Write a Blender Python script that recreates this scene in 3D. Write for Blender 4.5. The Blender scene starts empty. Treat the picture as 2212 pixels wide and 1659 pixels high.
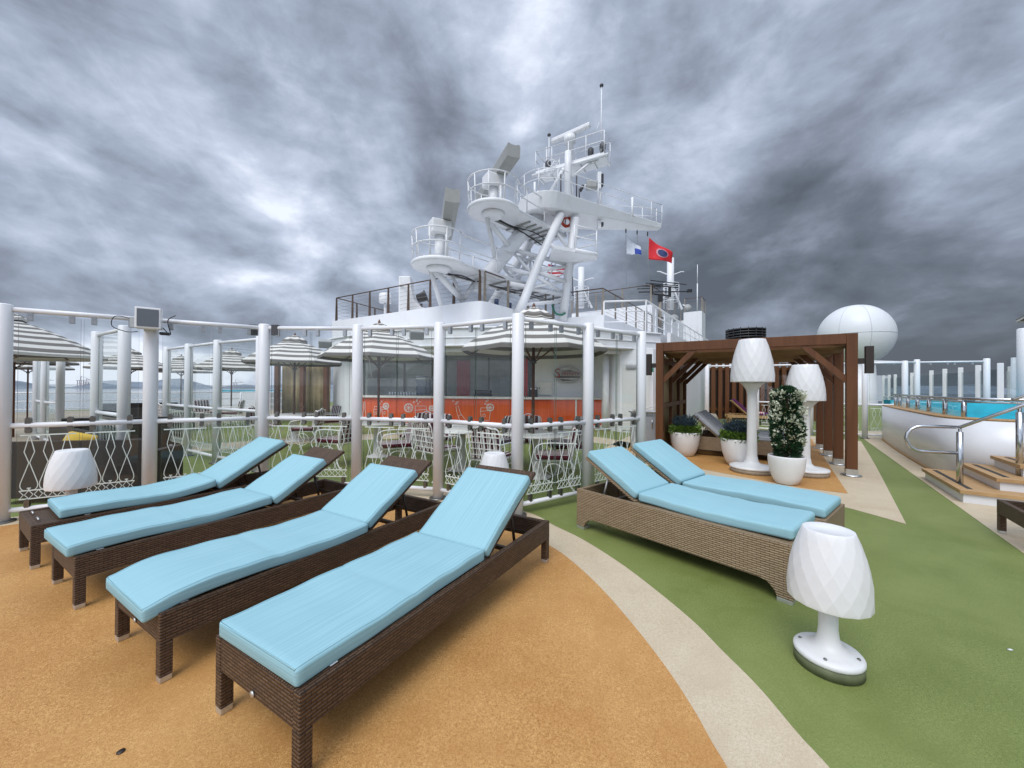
import bpy, bmesh, math, random
from mathutils import Vector, Matrix
random.seed(11)
S = bpy.context.scene
C = S.collection
R = math.radians
V = Vector
PI = math.pi
# ---------------------------------------------------------------- camera
CAMH = 1.55
RM = Matrix.Rotation(R(90.4), 3, 'X') @ Matrix.Rotation(R(0.42), 3, 'Z')
cd = bpy.data.cameras.new('camera')
cd.sensor_width = 36; cd.lens = 36 * 831 / 2212
cd.clip_start = 0.05; cd.clip_end = 60000
cam = bpy.data.objects.new('camera', cd); C.objects.link(cam)
M4 = RM.to_4x4(); M4.translation = (0, 0, CAMH); cam.matrix_world = M4
S.camera = cam
def ray(x, y):
    return RM @ V(((x - 1106) / 831, -(y - 829.5) / 831, -1))
def gp(x, y, z=0.0):            # where the sight line meets height z
    d = ray(x, y); t = (z - CAMH) / d.z
    return V((d.x * t, d.y * t, z))
def yp(x, y, Y):                # where the sight line meets depth Y
    d = ray(x, y); t = Y / d.y
    return V((d.x * t, Y, CAMH + d.z * t))
UX = V((0.575, 0.818, 0)); VX = V((0.818, -0.575, 0)); Z = V((0, 0, 1))
# ---------------------------------------------------------------- mesh helper
def frame(d):
    d = d.normalized()
    a = Z if abs(d.z) < 0.95 else V((1, 0, 0))
    s = d.cross(a).normalized(); u = s.cross(d).normalized()
    return s, u
class MB:
    def __init__(self):
        self.v = []; self.f = []; self.s = []; self.uv = None
    def add(self, vs, fs, smooth=False):
        o = len(self.v)
        self.v += [tuple(p) for p in vs]
        self.f += [tuple(i + o for i in f) for f in fs]
        self.s += [smooth] * len(fs)
        return self
    def box(self, x0, x1, y0, y1, z0, z1, M=None):
        P = [V((x, y, z)) for z in (z0, z1) for y in (y0, y1) for x in (x0, x1)]
        if M is not None: P = [M @ p for p in P]
        return self.add(P, [(0, 2, 3, 1), (4, 5, 7, 6), (0, 1, 5, 4), (2, 6, 7, 3), (0, 4, 6, 2), (1, 3, 7, 5)])
    def bar(self, p, q, w, h, up=None):
        p = V(p); q = V(q); d = (q - p).normalized()
        if up is None: s, u = frame(d)
        else:
            s = d.cross(V(up)).normalized(); u = s.cross(d).normalized()
        P = []
        for c in (p, q):
            for a, b in ((-1, -1), (1, -1), (1, 1), (-1, 1)):
                P.append(c + s * (a * w / 2) + u * (b * h / 2))
        return self.add(P, [(0, 1, 2, 3), (7, 6, 5, 4), (0, 4, 5, 1), (1, 5, 6, 2), (2, 6, 7, 3), (3, 7, 4, 0)])
    def tube(self, pts, r, n=8, closed=False, smooth=True):
        pts = [V(p) for p in pts]; m = len(pts)
        rs = r if isinstance(r, (list, tuple)) else [r] * m
        P = []; s = u = None
        for i in range(m):
            if closed: d = (pts[(i + 1) % m] - pts[i - 1])
            else: d = pts[min(i + 1, m - 1)] - pts[max(i - 1, 0)]
            if d.length < 1e-9: d = V((0, 0, 1))
            d.normalize()
            if s is None: s, u = frame(d)
            else:
                s = (s - d * s.dot(d))
                if s.length < 1e-6: s, u = frame(d)
                s.normalize(); u = s.cross(d)
            for k in range(n):
                a = 2 * PI * (k + .5) / n
                P.append(pts[i] + (s * math.cos(a) + u * math.sin(a)) * rs[i])
        F = []
        for i in range(m if closed else m - 1):
            j = (i + 1) % m
            for k in range(n):
                l = (k + 1) % n
                F.append((i * n + k, i * n + l, j * n + l, j * n + k))
        self.add(P, F, smooth)
        if not closed:
            o = len(self.v) - len(P)
            self.f.append(tuple(o + k for k in reversed(range(n)))); self.s.append(False)
            self.f.append(tuple(o + (m - 1) * n + k for k in range(n))); self.s.append(False)
        return self
    def lathe(self, prof, n=24, c=(0, 0, 0), smooth=True, M=None):
        P = []; F = []; c = V(c)
        for r, z in prof:
            for k in range(n):
                a = 2 * PI * k / n
                P.append(c + V((r * math.cos(a), r * math.sin(a), z)))
        if M is not None: P = [M @ p for p in P]
        for i in range(len(prof) - 1):
            for k in range(n):
                l = (k + 1) % n
                F.append((i * n + k, i * n + l, (i + 1) * n + l, (i + 1) * n + k))
        self.add(P, F, smooth)
        o = len(self.v) - len(P)
        if prof[0][0] > 1e-5:
            self.f.append(tuple(o + k for k in reversed(range(n)))); self.s.append(False)
        if prof[-1][0] > 1e-5:
            self.f.append(tuple(o + (len(prof) - 1) * n + k for k in range(n))); self.s.append(False)
        return self
    def prism(self, poly, z0, z1, M=None):
        a = sum(poly[i][0] * poly[(i + 1) % len(poly)][1] - poly[(i + 1) % len(poly)][0] * poly[i][1] for i in range(len(poly)))
        if a < 0: poly = list(reversed(poly))
        n = len(poly)
        P = [V((p[0], p[1], z0)) for p in poly] + [V((p[0], p[1], z1)) for p in poly]
        if M is not None: P = [M @ p for p in P]
        F = [tuple(reversed(range(n))), tuple(range(n, 2 * n))]
        F += [(i, (i + 1) % n, (i + 1) % n + n, i + n) for i in range(n)]
        return self.add(P, F)
    def loops(self, L, smooth=True, cap=True):
        n = len(L[0]); P = [p for l in L for p in l]; F = []
        for i in range(len(L) - 1):
            for k in range(n):
                l = (k + 1) % n
                F.append((i * n + k, i * n + l, (i + 1) * n + l, (i + 1) * n + k))
        self.add(P, F, smooth)
        if cap:
            o = len(self.v) - len(P)
            self.f.append(tuple(o + k for k in reversed(range(n)))); self.s.append(smooth)
            self.f.append(tuple(o + (len(L) - 1) * n + k for k in range(n))); self.s.append(smooth)
        return self
    def mesh(self, name):
        me = bpy.data.meshes.new(name)
        me.from_pydata(self.v, [], self.f); me.update()
        me.polygons.foreach_set('use_smooth', self.s)
        uv = me.uv_layers.new(name='UVMap')
        dat = [0.0] * (2 * len(me.loops)); vs = self.v
        if self.uv:
            for li, lp in enumerate(me.loops):
                dat[2 * li], dat[2 * li + 1] = self.uv[lp.vertex_index]
        else:
            for p in me.polygons:
                nx, ny, nz = abs(p.normal.x), abs(p.normal.y), abs(p.normal.z)
                a, b = (1, 2) if nx >= ny and nx >= nz else ((0, 2) if ny >= nz else (0, 1))
                for li in p.loop_indices:
                    c = vs[me.loops[li].vertex_index]
                    dat[2 * li] = c[a]; dat[2 * li + 1] = c[b]
        uv.data.foreach_set('uv', dat)
        return me
    def build(self, name, mat, parent=None, bevel=0, loc=None, rz=0, seg=2):
        o = bpy.data.objects.new(name, self.mesh(name)); C.objects.link(o)
        o.data.materials.append(mat)
        if parent: o.parent = parent
        if loc is not None: o.location = loc
        if rz: o.rotation_euler.z = rz
        if bevel:
            m = o.modifiers.new('edge', 'BEVEL'); m.width = bevel; m.segments = seg; m.limit_method = 'ANGLE'; m.angle_limit = R(40)
        return o
KIDS = {}
def kids(o): return [c for c in C.objects if c.parent == o]
def tag(o, label=None, cat=None, group=None, kind=None):
    if label: o['label'] = label
    if cat: o['category'] = cat
    if group: o['group'] = group
    if kind: o['kind'] = kind
    return o
def thing(name, label, cat, loc=(0, 0, 0), rz=0, group=None):
    o = bpy.data.objects.new(name, None); C.objects.link(o)
    o.empty_display_size = .1
    o.location = loc; o.rotation_euler.z = rz
    return tag(o, label, cat, group)
def dup(root, loc, rz=0, label=None, group=None, scale=None):
    def cp(o, par):
        c = o.copy(); C.objects.link(c)
        if par: c.parent = par
        for k in tree[o]: cp(k, c)
        return c
    tree = {}
    def walk(o):
        tree[o] = kids(o)
        for k in tree[o]: walk(k)
    walk(root)
    r = cp(root, None)
    r.location = loc; r.rotation_euler.z = rz
    if label: r['label'] = label
    if group: r['group'] = group
    if scale: r.scale = (scale, scale, scale)
    return r
def spline(P, per=8):
    P = [V((p[0], p[1], 0)) for p in P]; out = []
    for i in range(len(P) - 1):
        a = P[max(i - 1, 0)]; b = P[i]; c = P[i + 1]; d = P[min(i + 2, len(P) - 1)]
        for k in range(per):
            t = k / per
            out.append(.5 * ((2 * b) + (c - a) * t + (2 * a - 5 * b + 4 * c - d) * t * t + (3 * b - a - 3 * c + d) * t ** 3))
    out.append(P[-1]); return [(p.x, p.y) for p in out]
def spline3(P, per=6):
    P = [V(p) for p in P]; out = []
    for i in range(len(P) - 1):
        a = P[max(i - 1, 0)]; b = P[i]; c = P[i + 1]; d = P[min(i + 2, len(P) - 1)]
        for k in range(per):
            t = k / per
            out.append(.5 * ((2 * b) + (c - a) * t + (2 * a - 5 * b + 4 * c - d) * t * t + (3 * b - a - 3 * c + d) * t ** 3))
    out.append(P[-1]); return out
# ---------------------------------------------------------------- materials
class NT:
    def __init__(self, name):
        self.m = bpy.data.materials.new(name); self.m.use_nodes = True
        self.t = self.m.node_tree; self.n = self.t.nodes; self.n.clear()
        self.out = self.n.new('ShaderNodeOutputMaterial')
        self.b = self.n.new('ShaderNodeBsdfPrincipled')
        self.t.links.new(self.b.outputs[0], self.out.inputs[0])
    def node(self, kind, **kw):
        n = self.n.new(kind)
        for k, v in kw.items():
            if hasattr(n, k): setattr(n, k, v)
        return n
    def link(self, a, b): self.t.links.new(a, b)
    def tex(self, which='Object'):
        return self.n.new('ShaderNodeTexCoord').outputs[which]
    def map(self, src, sc=(1, 1, 1), rot=(0, 0, 0)):
        m = self.n.new('ShaderNodeMapping'); m.inputs['Scale'].default_value = sc; m.inputs['Rotation'].default_value = rot
        self.link(src, m.inputs[0]); return m.outputs[0]
    def noise(self, src, scale, detail=3, rough=.5, dist=0):
        n = self.n.new('ShaderNodeTexNoise'); n.inputs['Scale'].default_value = scale
        n.inputs['Detail'].default_value = detail; n.inputs['Roughness'].default_value = rough; n.inputs['Distortion'].default_value = dist
        self.link(src, n.inputs['Vector']); return n.outputs[0]
    def ramp(self, src, stops, interp='LINEAR'):
        r = self.n.new('ShaderNodeValToRGB'); r.color_ramp.interpolation = interp
        e = r.color_ramp.elements
        while len(e) < len(stops): e.new(.5)
        for i, (p, c) in enumerate(stops):
            e[i].position = p; e[i].color = (c, c, c, 1) if not hasattr(c, '__len__') else (*c, 1)
        self.link(src, r.inputs[0]); return r.outputs[0]
    def mix(self, f, a, b, mode='MIX'):
        m = self.n.new('ShaderNodeMix'); m.data_type = 'RGBA'; m.blend_type = mode
        for s, v in ((0, f), (6, a), (7, b)):
            if hasattr(v, 'is_output'): self.link(v, m.inputs[s])
            elif s == 0: m.inputs[0].default_value = v
            else: m.inputs[s].default_value = (*v, 1) if len(v) == 3 else v
        return m.outputs[2]
    def math(self, op, a, b=None):
        m = self.n.new('ShaderNodeMath'); m.operation = op
        for i, v in enumerate((a, b)):
            if v is None: continue
            if hasattr(v, 'is_output'): self.link(v, m.inputs[i])
            else: m.inputs[i].default_value = v
        return m.outputs[0]
    def bump(self, h, strength=.3, dist=.01):
        n = self.n.new('ShaderNodeBump'); n.inputs['Strength'].default_value = strength; n.inputs['Distance'].default_value = dist
        self.link(h, n.inputs['Height']); self.link(n.outputs[0], self.b.inputs['Normal'])
    def base(self, c):
        if hasattr(c, 'is_output'): self.link(c, self.b.inputs['Base Color'])
        else: self.b.inputs['Base Color'].default_value = (*c, 1)
    def set(self, rough=.5, metal=0, spec=None):
        self.b.inputs['Roughness'].default_value = rough; self.b.inputs['Metallic'].default_value = metal
        if spec is not None: self.b.inputs['Specular IOR Level'].default_value = spec
        return self
def plain(name, col, rough=.5, metal=0, var=.12, scale=6, bump=0, bscale=200, spec=None):
    t = NT(name); t.set(rough, metal, spec); o = t.tex()
    n = t.noise(o, scale, 4, .6)
    lo = tuple(c * (1 - var) for c in col); hi = tuple(min(1, c * (1 + var * .7)) for c in col)
    t.base(t.ramp(n, [(.3, lo), (.7, hi)]))
    if bump: t.bump(t.noise(o, bscale, 2), bump, .004)
    return t.m
def painted(name, col, rough=.35, dirt=(.55, .5, .42), amt=.25, scale=1.0):
    # marine paint with faint vertical run marks and weathering
    t = NT(name); t.set(rough); o = t.tex()
    a = t.noise(t.map(o, (5 * scale, 5 * scale, .5 * scale)), 1.0, 5, .6)
    b = t.noise(o, 2.2 * scale, 5, .65)
    f = t.math('MULTIPLY', t.ramp(a, [(.45, 0), (.75, 1)]), t.ramp(b, [(.4, 0), (.7, 1)]))
    f = t.math('MULTIPLY', f, amt)
    t.base(t.mix(f, col, dirt)); t.bump(t.noise(o, 6, 2), .06, .02)
    return t.m
def deckmat(name, dark, mid, light, stain):
    t = NT(name); t.set(.62, 0, .35); o = t.tex()
    n1 = t.noise(o, 330, 2, .6); n2 = t.noise(o, 3.1, 5, .6); n3 = t.noise(o, .8, 4, .55); n4 = t.noise(o, 85, 3, .7)
    c = t.ramp(n1, [(.36, dark), (.5, mid), (.64, light)])
    c = t.mix(t.ramp(n4, [(.54, 0), (.66, .75)]), c, light)
    c = t.mix(t.ramp(n4, [(.32, .8), (.43, 0)]), c, dark)
    n5 = t.noise(t.map(o, (1, 1, 1), (0, 0, .7)), 1.7, 8, .68, 1.2)
    c = t.mix(t.ramp(n5, [(.50, 0), (.60, .35), (.75, .5)]), c, stain)
    n6 = t.noise(t.map(o, (9, 1.1, 1), (0, 0, .5)), 1.3, 6, .7)
    c = t.mix(t.ramp(n6, [(.64, 0), (.72, .28)]), c, dark)
    c = t.mix(t.ramp(n2, [(.42, 0), (.72, .45)]), c, stain)
    c = t.mix(t.ramp(n3, [(.35, .3), (.6, 0)]), c, light)
    t.base(c); t.bump(n1, .25, .003)
    return t.m
def wicker(name, dark, mid, light, row=.0125, width=.034):
    t = NT(name); t.set(.5, 0, .4); uv = t.tex('UV')
    b = t.node('ShaderNodeTexBrick'); b.offset = .5
    b.inputs['Scale'].default_value = 1; b.inputs['Brick Width'].default_value = width; b.inputs['Row Height'].default_value = row
    b.inputs['Mortar Size'].default_value = .0026; b.inputs['Mortar Smooth'].default_value = .6; b.inputs['Bias'].default_value = 0
    b.inputs['Color1'].default_value = (*mid, 1); b.inputs['Color2'].default_value = (*light, 1); b.inputs['Mortar'].default_value = (*dark, 1)
    t.link(uv, b.inputs['Vector'])
    n = t.noise(t.map(uv, (8, 60, 1)), 1, 4, .6)
    c = t.mix(t.ramp(n, [(.35, 0), (.7, .55)]), b.outputs[0], mid)
    # rounded strands: height falls towards each row edge and each stake
    s = t.node('ShaderNodeSeparateXYZ'); t.link(uv, s.inputs[0])
    fy = t.math('SINE', t.math('SUBTRACT', t.math('MULTIPLY', s.outputs[1], 2 * PI / row), PI / 2))
    h = t.math('ADD', t.math('MULTIPLY', fy, .5), t.math('MULTIPLY', b.outputs[1], -1.0))
    t.base(c); t.bump(h, .9, .004)
    return t.m
def fabric(name, a, b, sc=(1.5, 120, 1), rough=.85, soft=1.6):
    t = NT(name); t.set(rough, 0, .2); o = t.tex()
    n = t.noise(t.map(t.tex('UV'), sc), 1, 2, .5)
    w = t.noise(o, soft, 3, .5)
    c = t.ramp(n, [(.34, a), (.62, b)])
    c = t.mix(t.ramp(w, [(.4, 0), (.75, .35)]), c, a)
    t.base(c); t.bump(n, .25, .003)
    return t.m
def stripes(name, a, b, n, axis='X', coord='UV', rough=.8, cut=.5):
    t = NT(name); t.set(rough, 0, .2)
    s = t.node('ShaderNodeSeparateXYZ'); t.link(t.tex(coord), s.inputs[0])
    f = t.math('FRACT', t.math('MULTIPLY', s.outputs[axis], n))
    f = t.math('GREATER_THAN', f, cut)
    v = t.noise(t.tex(), 9, 4, .6)
    A = t.mix(t.ramp(v, [(.35, 0), (.7, .3)]), a, tuple(c * .72 for c in a)); B = t.mix(t.ramp(v, [(.35, 0), (.7, .3)]), b, tuple(c * .8 for c in b))
    t.base(t.mix(f, A, B)); return t.m
def wood(name, a, b, sc=(30, 30, 1.5), rough=.45):
    t = NT(name); t.set(rough, 0, .35); o = t.tex()
    n = t.noise(t.map(o, sc), 1, 4, .6, .4)
    t.base(t.ramp(n, [(.3, a), (.7, b)])); t.bump(n, .12, .003); return t.m
def glassm(name, tint=(.966, .974, .970), body=.0):
    # thin architectural pane: see-through with a tint, mirror-like at grazing angles
    t = NT(name); n = t.n
    tr = n.new('ShaderNodeBsdfTransparent'); tr.inputs[0].default_value = (*tint, 1)
    gl = n.new('ShaderNodeBsdfGlossy'); gl.inputs['Roughness'].default_value = .015; gl.inputs[0].default_value = (.9, .95, .95, 1)
    fr = n.new('ShaderNodeFresnel'); fr.inputs[0].default_value = 1.5
    ge = n.new('ShaderNodeNewGeometry')
    f = t.math('MULTIPLY', t.math('MULTIPLY', fr.outputs[0], 1.0), t.math('SUBTRACT', 1.0, ge.outputs['Backfacing']))
    f.node.use_clamp = True
    mx = n.new('ShaderNodeMixShader'); t.link(f, mx.inputs[0]); t.link(tr.outputs[0], mx.inputs[1]); t.link(gl.outputs[0], mx.inputs[2])
    t.link(mx.outputs[0], t.out.inputs[0]); n.remove(t.b)
    return t.m
M = {}
M['orange'] = deckmat('orange_rubber', (.25, .108, .024), (.46, .222, .060), (.64, .38, .145), (.37, .165, .040))
M['green'] = deckmat('green_rubber', (.070, .098, .017), (.152, .192, .044), (.26, .295, .10), (.112, .145, .026))
M['cream'] = deckmat('cream_rubber', (.38, .295, .185), (.54, .445, .305), (.63, .54, .40), (.42, .325, .21))
M['dwick'] = wicker('dark_wicker', (.014, .008, .005), (.080, .043, .022), (.145, .084, .046), .0155, .046)
M['lwick'] = wicker('tan_wicker', (.085, .055, .03), (.29, .205, .12), (.38, .28, .175), .017, .058)
M['sofaw'] = wicker('sofa_wicker', (.01, .007, .006), (.035, .022, .016), (.06, .04, .03), .01, .03)
M['dframe'] = plain('dark_frame', (.025, .016, .011), .45)
M['blue'] = fabric('aqua_canvas', (.245, .442, .495), (.302, .508, .563))
M['grey'] = fabric('grey_canvas', (.36, .38, .41), (.52, .54, .57))
M['purple'] = fabric('purple_canvas', (.06, .012, .055), (.11, .03, .10))
M['yellow'] = fabric('yellow_canvas', (.55, .36, .05), (.68, .47, .09))
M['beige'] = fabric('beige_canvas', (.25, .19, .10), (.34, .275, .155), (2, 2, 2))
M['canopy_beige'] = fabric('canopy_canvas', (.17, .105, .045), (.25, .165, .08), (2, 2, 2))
M['tagw'] = plain('care_tag', (.7, .72, .72), .7)
M['white'] = painted('white_paint', (.83, .835, .85), .3, amt=.16)
M['post'] = painted('white_post_paint', (.76, .77, .79), .32, amt=.14, scale=2)
M['hull'] = painted('white_steel', (.77, .78, .795), .4, (.46, .36, .27), .34, .6)
M['plastic'] = painted('frosted_white_plastic', (.72, .72, .72), .38, (.50, .46, .40), .22, 3)
M['plastic'].node_tree.nodes['Principled BSDF'].inputs['Subsurface Weight'].default_value = .5
M['plastic'].node_tree.nodes['Principled BSDF'].inputs['Subsurface Radius'].default_value = (.08, .08, .08)
M['plastic'].node_tree.nodes['Principled BSDF'].inputs['Subsurface Scale'].default_value = 1
M['lamp_grey'] = plain('lamp_pole_plastic', (.70, .70, .69), .4, 0, .08, 3)
M['pot'] = painted('white_pot_plastic', (.74, .73, .72), .42, (.46, .41, .34), .30, 3)
M['gwhite'] = plain('lattice_white', (.72, .78, .73), .5, 0, .05)
M['chairw'] = plain('white_chair_paint', (.80, .80, .77), .4, 0, .08)
M['steel'] = plain('brushed_steel', (.55, .56, .57), .22, 1, .12, 12)
M['alu'] = plain('aluminium_foot', (.60, .60, .58), .4, .8, .1, 20)
M['clamp'] = plain('steel_clamp', (.20, .20, .19), .3, .85, .3, 30)
M['clampt'] = plain('top_clamp', (.42, .43, .44), .35, .8, .2, 30)
M['black'] = plain('black_plastic', (.015, .015, .017), .45)
M['dgrey'] = plain('dark_grey', (.06, .06, .065), .5)
M['mgrey'] = plain('mid_grey', (.30, .31, .33), .55)
M['lgrey'] = plain('radar_grey', (.33, .335, .32), .5, 0, .06)
M['speaker'] = plain('speaker_mesh', (.14, .16, .185), .6, .2, .1, 300)
M['glass'] = glassm('clear_glass')
M['gedge'] = plain('glass_edge', (.10, .16, .135), .2)
M['glassd'] = glassm('dark_glass', (.70, .75, .76))
M['wood'] = wood('stained_wood', (.092, .034, .011), (.138, .053, .018), (9, 9, .6))
M['woodd'] = wood('dark_pole_wood', (.085, .030, .014), (.14, .055, .025))
M['teak'] = wood('teak_boards', (.34, .20, .085), (.48, .31, .15), (3, 40, 3), .55)
M['railw'] = wood('brown_rail', (.07, .045, .032), (.12, .08, .058), (4, 4, 4))
M['railp'] = plain('weathered_post', (.26, .225, .185), .6, 0, .25, 5)
M['umb'] = stripes('striped_canvas', (.72, .70, .65), (.19, .178, .162), 5.2, 'Y')
M['seat'] = stripes('burgundy_stripe', (.72, .68, .66), (.075, .010, .020), 11.5, 'Y', 'Object', .8, .38)
M['towel'] = stripes('striped_towel', (.75, .75, .76), (.03, .035, .05), 14, 'X')
M['towelr'] = stripes('red_striped_towel', (.78, .66, .64), (.55, .10, .14), 14, 'X')
M['barred'] = wood('orange_bar_boards', (.62, .065, .012), (.80, .13, .025), (14, 14, .7), .4)
M['red'] = plain('red_panel', (.62, .02, .03), .5)
M['wline'] = plain('white_line', (.82, .76, .72), .6, 0, .03)
M['topw'] = plain('pale_counter', (.72, .70, .65), .35)
M['wall_in'] = plain('interior_wall', (.50, .52, .51), .6)
M['door'] = painted('door_paint', (.66, .67, .65), .4)
M['cyan'] = plain('pool_lining', (.008, .33, .43), .2, 0, .3, 1.2)
M['water'] = plain('pool_water', (.02, .34, .44), .06, 0, .3, 2.5, .5, 5)
M['poolw'] = painted('pool_wall_paint', (.70, .71, .73), .28, amt=.1)
M['strip'] = plain('grip_strip', (.03, .028, .026), .7)
M['flagw'] = plain('flag_white', (.74, .77, .84), .7); M['flagb'] = plain('flag_blue', (.03, .07, .40), .7)
M['flagr'] = plain('flag_red', (.68, .02, .03), .7); M['flagn'] = plain('flag_navy', (.03, .045, .14), .7); M['flagp'] = plain('flag_ring', (.62, .28, .33), .7)
M['usa'] = stripes('flag_stripes', (.78, .76, .76), (.55, .03, .06), 4.2, 'Z', 'Object')
M['orangeb'] = plain('orange_buoy', (.55, .06, .02), .5)
M['radome'] = painted('radome_paint', (.68, .70, .72), .4, amt=.1, scale=.2)
M['seam'] = plain('radome_seam', (.56, .58, .61), .5)
M['concrete'] = plain('concrete_base', (.34, .29, .22), .8, 0, .3, 20)
M['gcon'] = plain('green_base', (.11, .125, .06), .7, 0, .3, 14)
M['leafd'] = plain('dark_leaf', (.018, .060, .022), .45, 0, .6, 9)
M['leafg'] = plain('bright_leaf', (.10, .19, .022), .45, 0, .6, 14)
M['bluef'] = plain('blue_flower', (.016, .040, .056), .6, 0, .5, 14)
M['whitef'] = plain('white_flower', (.60, .62, .48), .6, 0, .15, 14)
M['soil'] = plain('soil', (.03, .02, .014), .9)
M['green_sign'] = plain('green_sign', (.05, .22, .13), .5)
M['signg'] = plain('sign_silver', (.50, .51, .52), .35, .3)
M['signr'] = plain('sign_red', (.36, .09, .07), .5)
M['signd'] = plain('sign_dark', (.13, .10, .10), .5)
M['bluebox'] = plain('blender_blue', (.02, .05, .13), .35)
M['cup'] = plain('clear_cup', (.45, .50, .56), .2)
M['stone'] = plain('woven_stool', (.33, .29, .22), .8, 0, .4, 40)
M['crane'] = plain('crane_paint', (.45, .40, .42), .7)
M['wbuild'] = painted('upper_works_paint', (.70, .71, .72), .5, amt=.3, scale=.2)
M['win'] = plain('dark_window', (.05, .06, .07), .15)
def sea():
    t = NT('sea'); t.set(.12); o = t.tex()
    t.base(t.ramp(t.noise(o, .01, 5), [(.3, (.10, .13, .15)), (.7, (.16, .19, .20))])); t.bump(t.noise(o, .12, 5, .7), .4, 1); return t.m
M['sea'] = sea()
M['shore'] = plain('far_shore', (.19, .225, .27), .9, 0, .4, .004)  # blue-grey of distant haze is put into the hill colour
M['steelhull'] = painted('hull_paint', (.75, .76, .77), .4)
# ---------------------------------------------------------------- sky and light
def make_world():
    w = bpy.data.worlds.new('World'); S.world = w; w.use_nodes = True
    t = w.node_tree; n = t.nodes; n.clear(); L = t.links.new
    def nd(k): return n.new(k)
    def mth(op, a, b=None, clamp=False):
        m = nd('ShaderNodeMath'); m.operation = op; m.use_clamp = clamp
        for i, v in enumerate((a, b)):
            if v is None: continue
            if hasattr(v, 'is_output'): L(v, m.inputs[i])
            else: m.inputs[i].default_value = v
        return m.outputs[0]
    def sm(src, a, b):
        m = nd('ShaderNodeMapRange'); m.interpolation_type = 'SMOOTHSTEP'; L(src, m.inputs[0])
        m.inputs[1].default_value = a; m.inputs[2].default_value = b; return m.outputs[0]
    out = nd('ShaderNodeOutputWorld')
    sky = nd('ShaderNodeTexSky'); sky.sky_type = 'NISHITA'; sky.sun_disc = False
    sky.sun_elevation = R(54); sky.sun_rotation = R(208); sky.dust_density = 3
    b1 = nd('ShaderNodeBackground'); b1.inputs[1].default_value = .09; L(sky.outputs[0], b1.inputs[0])
    tc = nd('ShaderNodeTexCoord'); sp = nd('ShaderNodeSeparateXYZ'); L(tc.outputs['Generated'], sp.inputs[0])
    X, Y, Zz = sp.outputs
    zc = mth('ADD', mth('MAXIMUM', Zz, 0.0), .42)
    px = mth('DIVIDE', X, zc); py = mth('DIVIDE', Y, zc)
    cb = nd('ShaderNodeCombineXYZ'); L(px, cb.inputs[0]); L(py, cb.inputs[1])
    cb2 = nd('ShaderNodeCombineXYZ'); L(X, cb2.inputs[0]); L(Y, cb2.inputs[1]); L(mth('MULTIPLY', Zz, 1.9), cb2.inputs[2])
    def ns(sc, scale, det, rough, dist, loc=(0, 0, 0), rot=0, src=None):
        mp = nd('ShaderNodeMapping'); mp.inputs['Scale'].default_value = sc; mp.inputs['Location'].default_value = loc; mp.inputs['Rotation'].default_value = (0, 0, rot)
        L((src or cb).outputs[0], mp.inputs[0])
        q = nd('ShaderNodeTexNoise'); q.inputs['Scale'].default_value = scale; q.inputs['Detail'].default_value = det
        q.inputs['Roughness'].default_value = rough; q.inputs['Distortion'].default_value = dist
        L(mp.outputs[0], q.inputs['Vector']); return q.outputs[0]
    big = ns((1.0, .9, 1), 1.5, 3, .5, .4, SKY['o1'])
    mid = ns((1.1, .8, 1), 3.0, 7, .52, .55, SKY['o2'], .3)
    lump = ns((1, 1, 1), 4.4, 9, .60, .30, (2.1, .7, 1.3), .2, cb2)
    fine = ns((1, 1, 1), 11, 6, .6, .5, SKY['o3'], .3, cb2)
    a = mth('ADD', mth('MULTIPLY', big, .50), mth('ADD', mth('MULTIPLY', mid, .34), mth('ADD', mth('MULTIPLY', lump, .26), mth('MULTIPLY', fine, .10))))
    # brighter cloud to the left, heavier slate cloud low down and to the right
    left = sm(X, .45, -.75)
    low = sm(Zz, .34, .06)
    right = sm(X, .0, .6)
    hole = mth('MULTIPLY', sm(X, -.30, -.62), sm(Zz, .12, .02))
    a = mth('ADD', mth('ADD', a, -.070), mth('MULTIPLY', left, .080))
    a = mth('SUBTRACT', a, mth('MULTIPLY', low, .085))
    a = mth('SUBTRACT', a, mth('MULTIPLY', mth('MULTIPLY', right, sm(Zz, .62, .15)), .05))
    a = mth('ADD', a, mth('MULTIPLY', hole, .20))
    rp = nd('ShaderNodeValToRGB'); e = rp.color_ramp.elements
    st = [(.37, (.090, .104, .130)), (.44, (.138, .162, .200)), (.505, (.224, .258, .328)), (.565, (.330, .382, .482)), (.625, (.49, .55, .68)), (.69, (.76, .82, .93))]
    while len(e) < len(st): e.new(.5)
    for i, (p, c) in enumerate(st): e[i].position = p; e[i].color = (*c, 1)
    L(a, rp.inputs[0])
    # added overhead fill above the view, after overcast luminance: the zenith of a cloudy sky is about three times as bright as its lower half
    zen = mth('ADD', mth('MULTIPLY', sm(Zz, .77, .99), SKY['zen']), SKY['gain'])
    zen = mth('MULTIPLY', zen, mth('ADD', mth('MULTIPLY', sm(Y, -.05, -.75), SKY['back']), 1.0))  # added fill: unseen sky behind the camera raised to brighten upright faces
    dn = mth('ADD', mth('MULTIPLY', sm(Zz, -.02, .0), .75), .25)
    mu = nd('ShaderNodeMix'); mu.data_type = 'RGBA'; mu.inputs[0].default_value = 1; mu.blend_type = 'MULTIPLY'
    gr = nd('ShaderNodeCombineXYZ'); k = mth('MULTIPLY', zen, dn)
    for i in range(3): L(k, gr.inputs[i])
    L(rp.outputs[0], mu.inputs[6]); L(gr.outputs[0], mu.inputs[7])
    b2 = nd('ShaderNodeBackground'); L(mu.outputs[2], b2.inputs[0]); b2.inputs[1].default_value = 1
    mx = nd('ShaderNodeMixShader'); mx.inputs[0].default_value = .94
    L(b1.outputs[0], mx.inputs[1]); L(b2.outputs[0], mx.inputs[2]); L(mx.outputs[0], out.inputs[0])
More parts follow.
